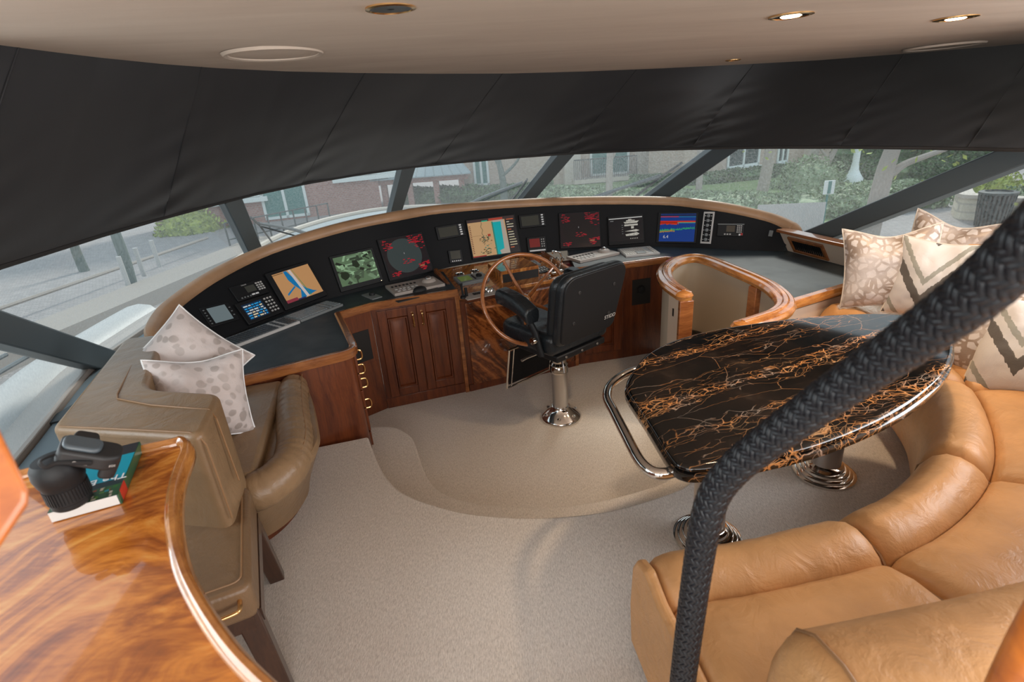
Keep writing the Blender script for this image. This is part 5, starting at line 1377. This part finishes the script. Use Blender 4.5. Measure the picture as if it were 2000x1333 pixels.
buttons(P, [(.2+.2*i, .3+.4*j) for i in range(4) for j in range(2)], .10, .2, 'silver')
c_ = ptop(1084, 534); t = thing('throttle', 'cluster of polished throttle levers at the right of the steering console', 'throttle', tuple(c_))
mb = MB(); 
MB().obox(c_-SB*.05-FW*.05, SB*.10, FW*.10, V((0, 0, .03))).build('base', M['chrome'], t, bevel=.01, seg=3)
for i in range(3):
    b_ = c_+SB*(-.035+.035*i)+V((0, 0, .03)); e_ = b_-FW*(.02+.02*i)+V((0, 0, .085))
    MB().tube([b_, b_.lerp(e_, .6), e_], .0065, 10).build('lever', M['chrome'], t); MB().lathe([(0, -.014), (.012, -.008), (.014, .003), (.008, .012), (0, .015)], e_, 16).build('lever_knob', M['chrome'], t)
c_ = ptop(1098, 518); t = thing('microphone', 'tall chrome gooseneck fitting beside the throttle levers', 'microphone', tuple(c_))
MB().tube(cr([c_, c_+V((0, 0, .06)), c_+SB*-.02+V((0, 0, .10)), c_+SB*-.06+V((0, 0, .11))], 5), .007, 10).build('stem', M['chrome'], t); MB().lathe([(.018, 0), (.018, .006), (.008, .012)], c_, 16).build('foot', M['chrome'], t)
MB().lathe([(0, -.012), (.014, -.01), (.014, .012), (0, .016)], c_+SB*-.07+V((0, 0, .11)), 14).build('head', M['chrome'], t)
for (x, y), lb in (((1060, 549), 'small chrome knob at the front right of the steering console, left one'), ((1073, 545), 'small chrome knob at the front right of the steering console, right one')):
    c_ = ptop(x, y); tag(MB().lathe([(.014, 0), (.014, .008), (.009, .014), (.011, .028), (0, .031)], c_, 18).build('knob', M['chrome']), lb, 'knob', 'chrome knobs on the steering console')
# ================================================================== OUTSIDE
GZ = -2.1
def G(x, y, z=GZ): return at(x, y, z)
def brickm(name, c1, c2, mo, sc=2.2, rough=.9, vertical=True):
    m_ = mat(name, rough=rough); n = NT(m_)
    c = n.coord((1, 1, 1)); x, y, z = n.sep(c)[:3]
    v = n.comb(n.math('ADD', x, n.math('MULTIPLY', y, .7)), z if vertical else y, 0)
    b = n.n('ShaderNodeTexBrick', Scale=sc); n.t.links.new(v, b.inputs['Vector'])
    b.inputs['Color1'].default_value = (*c1, 1); b.inputs['Color2'].default_value = (*c2, 1); b.inputs['Mortar'].default_value = (*mo, 1); b.inputs['Mortar Size'].default_value = .03
    n.color(b.outputs[0]); return m_
M['pave'] = brickm('promenade pavers', (.30, .27, .26), (.40, .36, .345), (.25, .23, .22), 2.5, vertical=False)
M['rbrick'] = brickm('red brick', (.32, .13, .10), (.42, .20, .16), (.36, .28, .25), 3)
M['bbrick'] = brickm('buff brick', (.46, .34, .27), (.56, .43, .35), (.48, .40, .34), 3)
M['stone'] = brickm('limestone blocks', (.62, .55, .44), (.72, .65, .53), (.5, .45, .38), 1.1)
M['render'] = mat('pale render', (.58, .50, .43), .9)
M['teal'] = mat('teal door', (.05, .20, .18), .3)
M['wtrim'] = mat('white joinery', (.72, .76, .74), .5)
M['wglass'] = mat('house window glass', (.03, .06, .06), .1, spec=.8)
M['roofm'] = mat('standing seam roof', (.30, .35, .36), .5)
def leafm(name, a, b):
    m_ = mat(name, rough=.7); n = NT(m_); n.color(n.ramp(n.noise(n.coord(), 4, 4, .7), [(.35, a), (.65, b)])); n.b.inputs['Subsurface Weight'].default_value = 0; return m_
M['leaf'] = leafm('sage leaves', (.14, .20, .10), (.34, .40, .24)); M['leaf_d'] = leafm('dark leaves', (.04, .09, .03), (.13, .20, .08)); M['leaf_y'] = leafm('lime leaves', (.20, .26, .04), (.46, .50, .10))
M['grass'] = leafm('lawn', (.14, .21, .07), (.24, .32, .12))
M['bark'] = mat('pale bark', (.36, .31, .27), .9); M['bark_g'] = mat('greenish trunk', (.12, .15, .13), .9)
M['iron'] = mat('iron railing', (.05, .06, .06), .6)
M['deckw'] = mat('white foredeck', (.36, .41, .43), .45, coat=.2); M['deckr'] = mat('warm toe rail', (.55, .46, .38), .4)
struct(MB().prism([(-90, -30), (90, -30), (90, 120), (-90, 120)], GZ-.4, GZ).build('ground_promenade', M['pave'], flat=True))
# boat foredeck beyond the windscreen
opx = [(60, 835), (200, 672), (320, 588), (440, 506), (500, 470), (560, 442), (640, 418), (740, 400), (850, 394), (1000, 386), (1120, 384)]
dl = [at(x, y, .45) for x, y in opx]
def side(p):
    q = V((p.x, p.y, 0)); return q.dot(SB)-LC, q.dot(FW)
dr = []
for p in dl[::-1]:
    l, f = side(p)
    if l < -.9: dr.append(bw(LC-l*.97, f))
dpc = cr([bw(LC-2.38, -.6)]+[V((p.x, p.y, 0)) for p in dl if side(p)[0] < 1.0]+dr+[bw(LC+2.33, -.6)], 5)
fd = thing('foredeck', 'pale blue-white boat foredeck curving round outside the windscreen', 'boat deck', tuple(bw(LC, 6, .3)))
rows = []
def nearB(p): return min(Bc, key=lambda b: (b-V((p.x, p.y, .5))).length)
inn = [nearB(p)+(V((p.x, p.y, .5))-nearB(p)).normalized()*.06 for p in dpc]
for k, z in ((0, .02), (0, .30), (.05, .36), (.2, .42), (.5, .45), (.8, .46), (1, .46)):
    rows.append([V((p.x, p.y, z)).lerp(V((q.x, q.y, z)), k) for p, q in zip(dpc, inn)])
MB().grid(rows).build('deck', M['deckw'], fd, ang=40)
MB().tube([V((p.x, p.y, .40)) for p in [q.lerp(V((r.x, r.y, 0)), .08) for q, r in zip(dpc[4:-4], inn[4:-4])]], .035, 8).build('toe_rail', M['deckr'], fd)
for z_, k in ((.50, .10), (.53, .17)):
    pass
# lower side deck lines at port
mb = MB()
for i, o_ in enumerate((.10, .30, .52)):
    pts = []
    for p, n in zip(Bc[:26], inner[:26]): pts.append(p+n*(.25+o_)+V((0, 0, -.04-.02*i)))
    mb.tube(pts, .012, 6)
mb.build('deck_seams', M['mull'], fd)
pts = [p+n*.22+V((0, 0, -.02)) for p, n in zip(Bc[:30], inner[:30])]
MB().tube(pts, .05, 8, sx=2.2).build('window_flashing', M['silver'], fd)
# wipers
def wiper(label, piv, tip, arm2, blade):
    t = thing('windscreen_wiper', label, 'wiper', tuple(piv), None)
    MB().tube([piv, piv.lerp(tip, .5)+V((0, 0, .02)), tip], [.022, .014, .010], 8).build('arm', M['mull'], t)
    MB().tube([piv+arm2, tip+arm2*.4], .007, 6).build('arm', M['mull'], t)
    MB().tube(blade, .011, 6, sx=.6).build('blade', M['blackp'], t)
    MB().lathe([(.045, -.03), (.04, .03), (0, .04)], piv, 14).build('pivot', M['mull'], t)
def gl_pt(x, y, out=.07):
    p = glass_s(x, y)[0]; return EYE+(p-EYE)*(1+out/(p-EYE).length)
wiper('windscreen wiper outside the second pane from the left', gl_pt(628, 466), gl_pt(505, 436), V((0, .0, -.05)), [gl_pt(490, 425, .05), gl_pt(507, 440, .05), gl_pt(545, 492, .05)])
wiper('windscreen wiper outside the pane with the grey roof beyond, middle one', gl_pt(880, 417), gl_pt(1020, 356), V((0, .0, -.02)), [gl_pt(1030, 350, .05), gl_pt(1012, 375, .05), gl_pt(990, 402, .05)])
wiper('windscreen wiper outside the pane in front of the green doors', gl_pt(1140, 398), gl_pt(1290, 345), V((0, .0, .04)), [gl_pt(1332, 318, .05), gl_pt(1285, 350, .05), gl_pt(1230, 393, .05)])
# ---- vegetation
def foliage(name, label, c, r, h, mat_, n=900, cat='shrub', ls=.10, group=None, seed=0, flat=.35, leaf_r=None):
    rn = random.Random(seed); mb = MB(); c = V(c)
    for i in range(n):
        while True:
            d = V((rn.uniform(-1, 1), rn.uniform(-1, 1), rn.uniform(-.3, 1)))
            if .1 < d.length < 1: break
        d = d.normalized()*(rn.uniform(.72, 1.0))
        k = 1+.22*noise.noise(d*2.2+V((seed, 0, 0)))
        p = c+V((d.x*r[0]*k, d.y*r[1]*k, max(0, d.z*h*k+.05)))
        a = V((rn.gauss(0, 1), rn.gauss(0, 1), rn.gauss(0, 1))).normalized()*ls; b = a.cross(V((rn.gauss(0, 1), rn.gauss(0, 1), rn.gauss(0, 1)))).normalized()*ls*.5
        mb.add([p-a, p+b*.9, p+a, p-b*.9], [(0, 1, 2, 3)])
    core = [(0.72*cos(t), 0.72*sin(t)) for t in [k*pi/10 for k in range(6)]]
    b0 = len(mb.v)
    tmp = MB().lathe([(x_, z_*.98) for x_, z_ in core][:5]+[(0.01, .72)], (0, 0, 0), 14)
    mb.add([c+V((p.x*r[0]*1.15, p.y*r[1]*1.15, p.z*h*1.15)) for p in tmp.v], tmp.f)
    return tag(mb.build(name, M[mat_], fix=False, flat=True), label, cat, group)
def hedge(label, pts, w, h, z0, mat_, n=1500, ls=.13, seed=0, cat='hedge', name='hedge'):
    rn = random.Random(seed); mb = MB(); pts = [V(p) for p in pts]; d = arc(pts)
    sec = [(-.42, 0), (-.46, .55), (-.3, .82), (0, .9), (.3, .82), (.46, .55), (.42, 0)]
    mb.sweep([V((p.x, p.y, z0)) for p in pts], [(u*w, v*h) for u, v in sec])
    for i in range(n):
        s = rn.random()*d[-1]; j = max(k for k in range(len(d)) if d[k] <= s); j = min(j, len(pts)-2)
        t = (pts[j+1]-pts[j]); q = pts[j]+t*((s-d[j])/max(1e-6, t.length)); nn_ = V((t.y, -t.x, 0)).normalized()
        a_ = rn.uniform(0, pi); k = 1+.18*noise.noise(V((s*1.3, a_, seed)))
        p = V((q.x, q.y, z0))+nn_*(cos(a_)*w*.5*k)+V((0, 0, (sin(a_)**.6)*h*k))
        a = V((rn.gauss(0, 1), rn.gauss(0, 1), rn.gauss(0, 1))).normalized()*ls; b = a.cross(V((rn.gauss(0, 1), rn.gauss(0, 1), rn.gauss(0, 1)))).normalized()*ls*.5
        mb.add([p-a, p+b, p+a, p-b], [(0, 1, 2, 3)])
    return tag(mb.build(name, M[mat_], fix=False, flat=True), label, cat)
def lm(*q): return [G(x, y, z) for x, y, z in q]
# garden terrace behind the low fence at right
ter = [G(1100, 425, GZ), G(1760, 440, GZ)+V((-1.5, 0, 0)), V((17.5, 27, 0)), V((30, 45, 0)), V((0, 45, 0))]
struct(MB().prism([(p.x, p.y) for p in ter], GZ-.1, GZ+.12).build('ground_lawn', M['grass'], flat=True))
hedge('grey-green sage bushes in a broad band behind the low fence', [G(1060, 400), G(1200, 405), G(1400, 420), G(1560, 425), G(1700, 405), G(1800, 395)], 2.4, .75, GZ, 'leaf', 5200, .10, 1)
hedge('clipped dark hedge along the foot of the buff building', [G(1230, 368), G(1370, 363), G(1500, 350), G(1560, 343)], 1.4, .6, GZ, 'leaf_d', 2600, .11, 2)
foliage('shrub', 'rounded yellow-green shrub left of the lamp post', G(1580, 372), (1.5, 1.3), 1.35, 'leaf', 1500, ls=.10, seed=4)
hedge('dark low hedge behind the lamp post', [G(1640, 350), G(1760, 352), G(1860, 350)], 2.2, .8, GZ, 'leaf_d', 2800, .11, 5)
hedge('tall dark shrubbery behind the lamp post', [G(1620, 325), G(1740, 322), G(1850, 320), G(1960, 322)], 2.5, 1.3, GZ, 'leaf_d', 2600, .14, 6)
foliage('shrub', 'bright lime shrub in the stone planter behind the litter bin', G(1965, 400)+V((.3, 1.0, 0)), (1.0, .9), 1.0, 'leaf_y', 1300, ls=.08, seed=7)
foliage('shrub', 'dark shrub at the right edge of the stone planter', G(2010, 425), (1.0, .9), 1.0, 'leaf_d', 900, ls=.08, seed=8)
foliage('shrub', 'round green shrub seen through the left pane, by the window post', G(375, 452), (1.5, 1.3), 1.2, 'leaf_y', 1000, ls=.12, seed=9)
hedge('green planting behind the pavilion posts', [G(800, 395), G(900, 392), G(990, 392), G(1080, 385)], 1.6, .7, GZ, 'leaf_d', 1800, .13, 10)
# ---- trees
def tree(label, path, radii, branches=(), mat_='bark', leaves=0, seed=0):
    t = thing('tree', label, 'tree', tuple(path[0]))
    MB().tube(cr(path, 5), [radii[0]+(radii[1]-radii[0])*i/(5*(len(path)-1)) for i in range(5*(len(path)-1)+1)], 12).build('trunk', M[mat_], t)
    for b in branches: MB().tube(cr(b[0], 5), [b[1]*(1-.6*i/(5*(len(b[0])-1))) for i in range(5*(len(b[0])-1)+1)], 8).build('branch', M[mat_], t)
    if leaves:
        rn = random.Random(seed); mb = MB(); tips = [b[0][-1] for b in branches]+[path[-1]]
        for i in range(leaves):
            c = V(rn.choice(tips)); p = c+V((rn.gauss(0, .6), rn.gauss(0, .6), rn.gauss(0, .5)))
            a = V((rn.gauss(0, 1), rn.gauss(0, 1), rn.gauss(0, 1))).normalized()*.09; b = a.cross(V((rn.gauss(0, 1), rn.gauss(0, 1), rn.gauss(0, 1)))).normalized()*.045
            mb.add([p-a, p+b, p+a, p-b], [(0, 1, 2, 3)])
        mb.build('leaves', M['leaf_y'], t, fix=False, flat=True)
    return t
def up_from(g, *pts):
    """tree in the upright plane facing the viewer at g's distance"""
    return [atY(x, y, g.y) for x, y in pts]
g = G(1695, 470); tree('pale tree at right with one long branch sweeping right, tallest through the right pane', [g]+up_from(g, (1712, 400), (1730, 330), (1745, 285), (1752, 240)), (.24, .15), [(up_from(g, (1720, 362), (1760, 325), (1800, 308), (1850, 290), (1900, 268)), .11), (up_from(g, (1742, 300), (1770, 270), (1790, 230)), .07)], leaves=160, seed=3)
g = G(1362, 408); tree('slim pale tree trunk in front of the buff building, right of the diagonal window post', [g]+up_from(g, (1366, 350), (1368, 290), (1372, 230)), (.13, .10), [(up_from(g, (1367, 300), (1390, 262), (1400, 230)), .05)], leaves=60, seed=5)
g = G(1482, 400); tree('pale tree trunk left of the rounded shrub', [g]+up_from(g, (1494, 350), (1503, 300), (1510, 240)), (.22, .17), [(up_from(g, (1502, 300), (1530, 262), (1540, 225)), .08)], leaves=140, seed=6)
g = G(1598, 345); tree('leaning small tree behind the rounded shrub', [g]+up_from(g, (1615, 320), (1632, 290), (1650, 240)), (.16, .10), [(up_from(g, (1618, 312), (1600, 285), (1590, 250)), .07)], leaves=120, seed=7)
g = G(1190, 415); tree('grey tree trunk in front of the green curtained balcony', [g]+up_from(g, (1190, 350), (1192, 290), (1194, 220)), (.14, .12), [(up_from(g, (1191, 320), (1215, 270), (1240, 220)), .05)], seed=8)
g = G(985, 400); tree('bare forked tree beyond the middle wiper', [g]+up_from(g, (983, 360), (975, 320), (960, 270)), (.18, .10), [(up_from(g, (980, 345), (1010, 315), (1030, 270)), .08), (up_from(g, (978, 335), (960, 300), (930, 270)), .06)], 'bark_g', seed=9)
g = G(262, 575); tree('dark leaning tree trunk seen through the left pane', [g]+up_from(g, (245, 510), (225, 455), (205, 390)), (.14, .11), [(up_from(g, (232, 480), (200, 430), (170, 390)), .05)], 'bark_g', seed=10)
g = G(165, 530); tree('short dark trunk farther left through the left pane', [g]+up_from(g, (150, 495), (138, 460), (120, 410)), (.15, .11), (), 'bark_g', seed=11)
# ---- lamp post
g = G(1664, 360); t = thing('lamp_post', 'pale grey lamp post beyond the right pane', 'lamp post', tuple(g))
tp_ = g+V((0, 0, 4.2))
MB().lathe([(.38, 0), (.38, .25), (.26, .42), (.17, .6), (.13, .9), (.11, 4.2)], g, 20).build('column', M['wtrim'], t)
MB().lathe([(.11, 4.2), (.28, 4.35), (.34, 4.8), (.2, 5.1), (0, 5.2)], g, 20).build('lantern', M['wtrim'], t)
# ---- sign on post
g = G(1605, 452); t = thing('path_sign', 'small pale green and white sign on a post in the sage bushes', 'sign', tuple(g))
a, b = up_from(g, (1597, 381), (1612, 353)); cx0 = (a+b)/2; hh = abs(b.z-a.z)
MB().tube([g, V((g.x, g.y, a.z))], .03, 8).build('post', M['teal'], t)
MB().box(V((g.x, g.y-.03, cx0.z)), (.30, .04, hh)).build('board', M['wtrim'], t, bevel=.01)
MB().box(V((g.x, g.y-.055, cx0.z)), (.09, .01, hh*.9)).build('stripe', M['teal'], t)
# ---- low picket fence
a, b = G(1475, 472), G(1600, 468)
t = thing('picket_fence', 'low pale picket fence at the corner of the sage bushes', 'fence', tuple(a)); mb = MB(); 
for i in range(60):
    p = a.lerp(b, i/59); mb.box(p+V((0, 0, .5)), (.05, .03, 1.0))
for z_ in (.2, .85): mb.obox(a+V((0, .02, z_)), b-a, V((0, .03, 0)), V((0, 0, .06)))
mb.build('pickets', M['silver'], t)
# ---- litter bin
g = G(1918, 438)+V((-.1, -.35, 0)); t = thing('litter_bin', 'dark slatted litter bin in front of the stone planter', 'litter bin', tuple(g))
MB().lathe([(.30, .04), (.34, .85)], g, 28).build('liner', M['blackp'], t)
mb = MB()
for i in range(26):
    a = 2*pi*i/26; d = V((cos(a), sin(a), 0)); e = V((-sin(a), cos(a), 0))
    mb.add([g+d*.33-e*.022+V((0, 0, .03)), g+d*.33+e*.022+V((0, 0, .03)), g+d*.39+e*.024+V((0, 0, .88)), g+d*.39-e*.024+V((0, 0, .88)), g+d*.345-e*.022+V((0, 0, .03)), g+d*.345+e*.022+V((0, 0, .03)), g+d*.405+e*.024+V((0, 0, .88)), g+d*.405-e*.024+V((0, 0, .88))], [(0, 1, 2, 3), (4, 5, 6, 7), (0, 1, 5, 4), (1, 2, 6, 5), (2, 3, 7, 6), (3, 0, 4, 7)])
mb.build('slats', M['iron'], t); MB().lathe([(.38, .86), (.42, .88), (.42, .93), (.30, .95), (.30, .90)], g, 28).build('rim', M['iron'], t)
# ---- stone planter walls
pw = cr([G(1870, 415), G(1905, 433)+V((0, .5, 0)), G(1935, 440)+V((.2, .7, 0)), G(1990, 446)+V((.3, .5, 0)), G(2080, 445)], 4)
t = thing('planter_wall', 'curved pale stone planter wall with flat coping behind the litter bin', 'wall', tuple(pw[0]))
MB().sweep(pw, [(-.16, 0), (.16, 0), (.16, .62), (-.16, .62)]).build('wall', M['stone'], t); MB().sweep(pw, [(-.21, .62), (.21, .62), (.21, .72), (-.21, .72)]).build('coping', M['render'], t)
# ---- lounge chairs on the terrace
for (x, y), lb in (((1870, 322), 'dark folded deck chair on the terrace at upper right, nearer the diagonal post'), ((1800, 312), 'dark deck chair on the terrace, behind the hedge')):
    g = G(x, y); t = thing('deck_chair', lb, 'deck chair', tuple(g), 'deck chairs on the terrace')
    MB().obox(g+V((-.4, 0, .45)), V((.8, 0, 0)), V((0, .06, 0)), V((0, .1, .02))).build('seat', M['iron'], t)
    MB().obox(g+V((-.4, 0, .45)), V((.7, .3, 0)), V((.05, -.05, 0)), V((.45, .1, 1.0))).build('back', M['iron'], t)
    for s_ in (-.4, .4): MB().tube([g+V((s_, 0, 0)), g+V((s_, 0, .5))], .03, 6).build('leg', M['iron'], t)
# ---- buildings
def building(name, label, a, b, h, mt, depth=2.5, z0=GZ):
    t = thing(name, label, 'building', (a.x, a.y, z0)); ab = V((b.x-a.x, b.y-a.y, 0)); n = V((-ab.y, ab.x, 0)).normalized()*depth
    MB().obox(V((a.x, a.y, z0)), ab, n, V((0, 0, h))).build('wall', M[mt], t); return t, V((a.x, a.y, z0)), ab.normalized(), -n.normalized()
def window(t, o, u, n, x, z, w, h, style='sash', frame_='wtrim', pane='wglass'):
    Z = V((0, 0, 1)); f = .12
    mb = MB(); mb.obox(o+u*x+Z*z, u*w, n*.08, Z*f); mb.obox(o+u*x+Z*(z+h-f), u*w, n*.08, Z*f); mb.obox(o+u*x+Z*z, u*f, n*.08, Z*h); mb.obox(o+u*(x+w-f)+Z*z, u*f, n*.08, Z*h)
    mb.obox(o+u*(x+w/2-f/2)+Z*z, u*f, n*.08, Z*h)
    if style == 'sash': mb.obox(o+u*x+Z*(z+h*.5), u*w, n*.07, Z*.08); mb.obox(o+u*(x-.15)+Z*(z-.22), u*(w+.3), n*.25, Z*.2)
    fr = mb.build('window', M[frame_], t); MB().obox(o+u*x+Z*z+n*.01, u*w, n*.02, Z*h).build('pane', M[pane], fr)
# red brick building left
a, b = G(380, 400), G(930, 372)
a = atY(300, 420, 24); b = atY(742, 380, 27)
t, o, u, n = building('brick_building', 'red brick building with teal double doors, through the second pane', a, b, 7, 'rbrick')
def place_u(px, py): 
    d = ray(px, py); w_ = n; k = (o-EYE).dot(w_)/d.dot(w_); p = EYE+d*k; return (p-o).dot(u), p.z-GZ
x0, _ = place_u(512, 400); x1, _ = place_u(600, 390); window(t, o, u, n, x0, 0.1, x1-x0, 3.0, 'door', pane='teal')
xm, _ = place_u(560, 400)
x0, zz = place_u(655, 352); window(t, o, u, n, x0, zz+.1, 3.2, 1.6)
x0, zz = place_u(400, 352); window(t, o, u, n, x0, 1.2, 2.2, 1.8)
# pavilion with metal roof
g = G(770, 405); g2 = G(905, 392)
t = thing('pavilion', 'open pavilion with grey seamed metal roof and pink fascia', 'pavilion', tuple(g))
fa = atY(742, 357, g.y); fb = atY(905, 346, g.y); zf_ = (fa.z+fb.z)/2
A_, B2_ = V((fa.x, g.y, zf_)), V((fb.x, g.y, zf_))
MB().obox(A_+V((-.2, 0, -.12)), V(((B2_-A_).x+.4, 0, 0)), V((0, 4, 0)), V((0, 0, .25))).build('fascia', M['rbrick'], t)
rp2 = [A_+V((-.4, -.3, .13)), B2_+V((.4, -.3, .13)), B2_+V((-.6, 2, 1.1)), A_+V((.6, 2, 1.1))]
MB().add(rp2+[p+V((0, 0, .05)) for p in rp2], [(0, 1, 2, 3), (4, 5, 6, 7), (0, 1, 5, 4), (1, 2, 6, 5), (2, 3, 7, 6), (3, 0, 4, 7)]).build('roof', M['roofm'], t)
mb = MB()
for i in range(12): k = i/11; mb.tube([rp2[0].lerp(rp2[1], k)+V((0, 0, .06)), rp2[3].lerp(rp2[2], k)+V((0, 0, .06))], .025, 4)
mb.build('roof_seams', M['roofm'], t)
for k in (.03, .34, .66, .97): 
    p = A_.lerp(B2_, k); MB().obox(V((p.x-.14, p.y+.1, GZ)), V((.28, 0, 0)), V((0, .28, 0)), V((0, 0, zf_-GZ))).build('post', M['rbrick'], t)
# buff building middle and right
a = atY(905, 380, 30); b = atY(1340, 350, 31)
t, o, u, n = building('apartment_building', 'buff apartment building with green curtained balconies, behind the third and fourth posts', a, b, 8, 'bbrick')
for (xa, xb) in ((1152, 1228), (1268, 1300), (925, 955)):
    x0, _ = place_u(xa, 340); x1, _ = place_u(xb, 340); window(t, o, u, n, x0, .4, x1-x0, 3.0, 'door', pane='teal')
x0, _ = place_u(1115, 370); x1, _ = place_u(1232, 360)
for i, (z_) in enumerate((.35,)):
    MB().obox(o+u*x0+V((0, 0, z_-.2)), u*(x1-x0), n*1.0, V((0, 0, .22))).build('balcony_slab', M['render'], t)
    mb = MB(); k = 34
    for j in range(k+1): p = o+u*(x0+(x1-x0)*j/k)+n*.95; mb.box(p+V((0, 0, z_+.5)), (.03, .03, 1.0))
    mb.obox(o+u*x0+n*.92+V((0, 0, z_+1.0)), u*(x1-x0), n*.06, V((0, 0, .06))); mb.build('balcony_rail', M['iron'], t)
for xa in (1100, 1240, 1318):
    x0, _ = place_u(xa, 350); MB().obox(o+u*x0, u*.9, n*.5, V((0, 0, 8))).build('pier', M['render'], t)
a = atY(1335, 350, 27); b = atY(1640, 330, 33)
t, o, u, n = building('apartment_building', 'buff brick house with white bay window, through the fifth pane', a, b, 8, 'bbrick')
x0, z0_ = place_u(1418, 331); x1, _ = place_u(1480, 325); window(t, o, u, n, x0, z0_, x1-x0, 2.0)
x0, z0_ = place_u(1515, 320); x1, _ = place_u(1536, 318); window(t, o, u, n, x0, z0_, x1-x0, 1.8)
x0, _ = place_u(1565, 330); MB().obox(o+u*x0, u*.8, n*.4, V((0, 0, 8))).build('pier', M['render'], t)
a = atY(1600, 305, 42); b = atY(2300, 300, 44)
t, o, u, n = building('terrace_building', 'distant red brick terrace with white windows at upper right', a, b, 8, 'rbrick')
for xa in (1700, 1880, 1960):
    x0, z0_ = place_u(xa, 303); window(t, o, u, n, x0, z0_, 2.6, 2.2)
# railings on the promenade at left-centre
a, b = G(455, 500), G(650, 452)
t = thing('quay_railing', 'thin dark quay railing in front of the red brick building', 'railing', tuple(a)); a.z = b.z = GZ
for i in range(9):
    p = a.lerp(b, i/8); MB().tube([p, p+V((0, 0, 1.1))], .03, 6).build('upright', M['iron'], t)
for z_ in (.55, 1.1): MB().tube([a+V((0, 0, z_)), b+V((0, 0, z_))], .025, 6).build('bar', M['iron'], t)
# pier and posts at the left
a, b = G(210, 640), G(470, 520)
t = thing('dock', 'grey timber dock with white-capped pilings beside the boat, left pane', 'dock', tuple(a))
uu_ = (b-a).normalized(); nn_ = V((-uu_.y, uu_.x, 0))
MB().obox(a-uu_*3, uu_*((b-a).length+6), nn_*1.2, V((0, 0, .35))).build('decking', M['bark'], t)
for i, (x, y) in enumerate(((252, 560), (282, 540), (312, 522))):
    p = G(x, y, GZ+.3); MB().tube([p, p+V((0, 0, .8))], .06, 10).build('piling', M['silver'], t)
for z_ in (0,): MB().tube([a-uu_*3+nn_*3+V((0, 0, .4)), b+uu_*3+nn_*3+V((0, 0, .4))], .05, 6).build('kerb', M['bark'], t)

# ================================================================== LIGHT
w = bpy.data.worlds.new('World'); bpy.context.scene.world = w; w.use_nodes = True; nt = w.node_tree
bgn = nt.nodes['Background']; tcw = nt.nodes.new('ShaderNodeTexCoord'); sp_ = nt.nodes.new('ShaderNodeSeparateXYZ'); rw = nt.nodes.new('ShaderNodeValToRGB')
nt.links.new(tcw.outputs['Generated'], sp_.inputs[0]); nt.links.new(sp_.outputs[2], rw.inputs[0])
rw.color_ramp.elements[0].position = 0; rw.color_ramp.elements[0].color = (.86, .92, .95, 1); rw.color_ramp.elements[1].position = .8; rw.color_ramp.elements[1].color = (.62, .78, .92, 1)
nt.links.new(rw.outputs[0], bgn.inputs['Color']); bgn.inputs['Strength'].default_value = .72
sun = bpy.data.lights.new('sun', 'SUN'); sun.energy = 1.5; sun.angle = radians(12); sun.color = (1, .95, .88)
so = bpy.data.objects.new('sun', sun); COL.objects.link(so); so.rotation_euler = (radians(48), 0, radians(160)) 
for i, c in enumerate(LAMPS):
    if i not in (1, 2): continue
    l = bpy.data.lights.new('downlight', 'SPOT'); l.energy = 22 if i in (1, 2) else 6; l.color = (1, .72, .45); l.spot_size = radians(110); l.spot_blend = .8; l.shadow_soft_size = .05
    o = bpy.data.objects.new('downlight', l); COL.objects.link(o); o.location = c-V((0, 0, .03))
def area(nm, loc, rot, sx, sy, e, col):
    l = bpy.data.lights.new(nm, 'AREA'); l.shape = 'RECTANGLE'; l.size = sx; l.size_y = sy; l.energy = e; l.color = col
    o = bpy.data.objects.new(nm, l); COL.objects.link(o); o.location = loc; o.rotation_euler = rot; return o
area('aft_fill', (.2, -1.25, 1.15), (radians(84), 0, 0), 3.4, 1.1, 38, (1, .96, .92))  # added fill panel behind the camera to brighten the cabin; no doorway is modelled
area('port_fill', (-1.95, .55, 1.28), (0, radians(-80), 0), .55, 1.5, 10, (.90, .96, 1))  # added fill inside the port glass, also mirrored in the glossy cabinet top
area('starboard_fill', (2.75, .9, 1.35), (0, radians(72), 0), .7, 2.2, 30, (.95, .97, 1))  # added fill out of view to starboard, lifts the carpet and under-table area
sc = bpy.context.scene
sc.view_settings.view_transform = 'Standard'; sc.view_settings.look = 'None'; sc.view_settings.gamma = 1; sc.view_settings.use_curve_mapping = False
sc.view_settings.exposure = 0.88
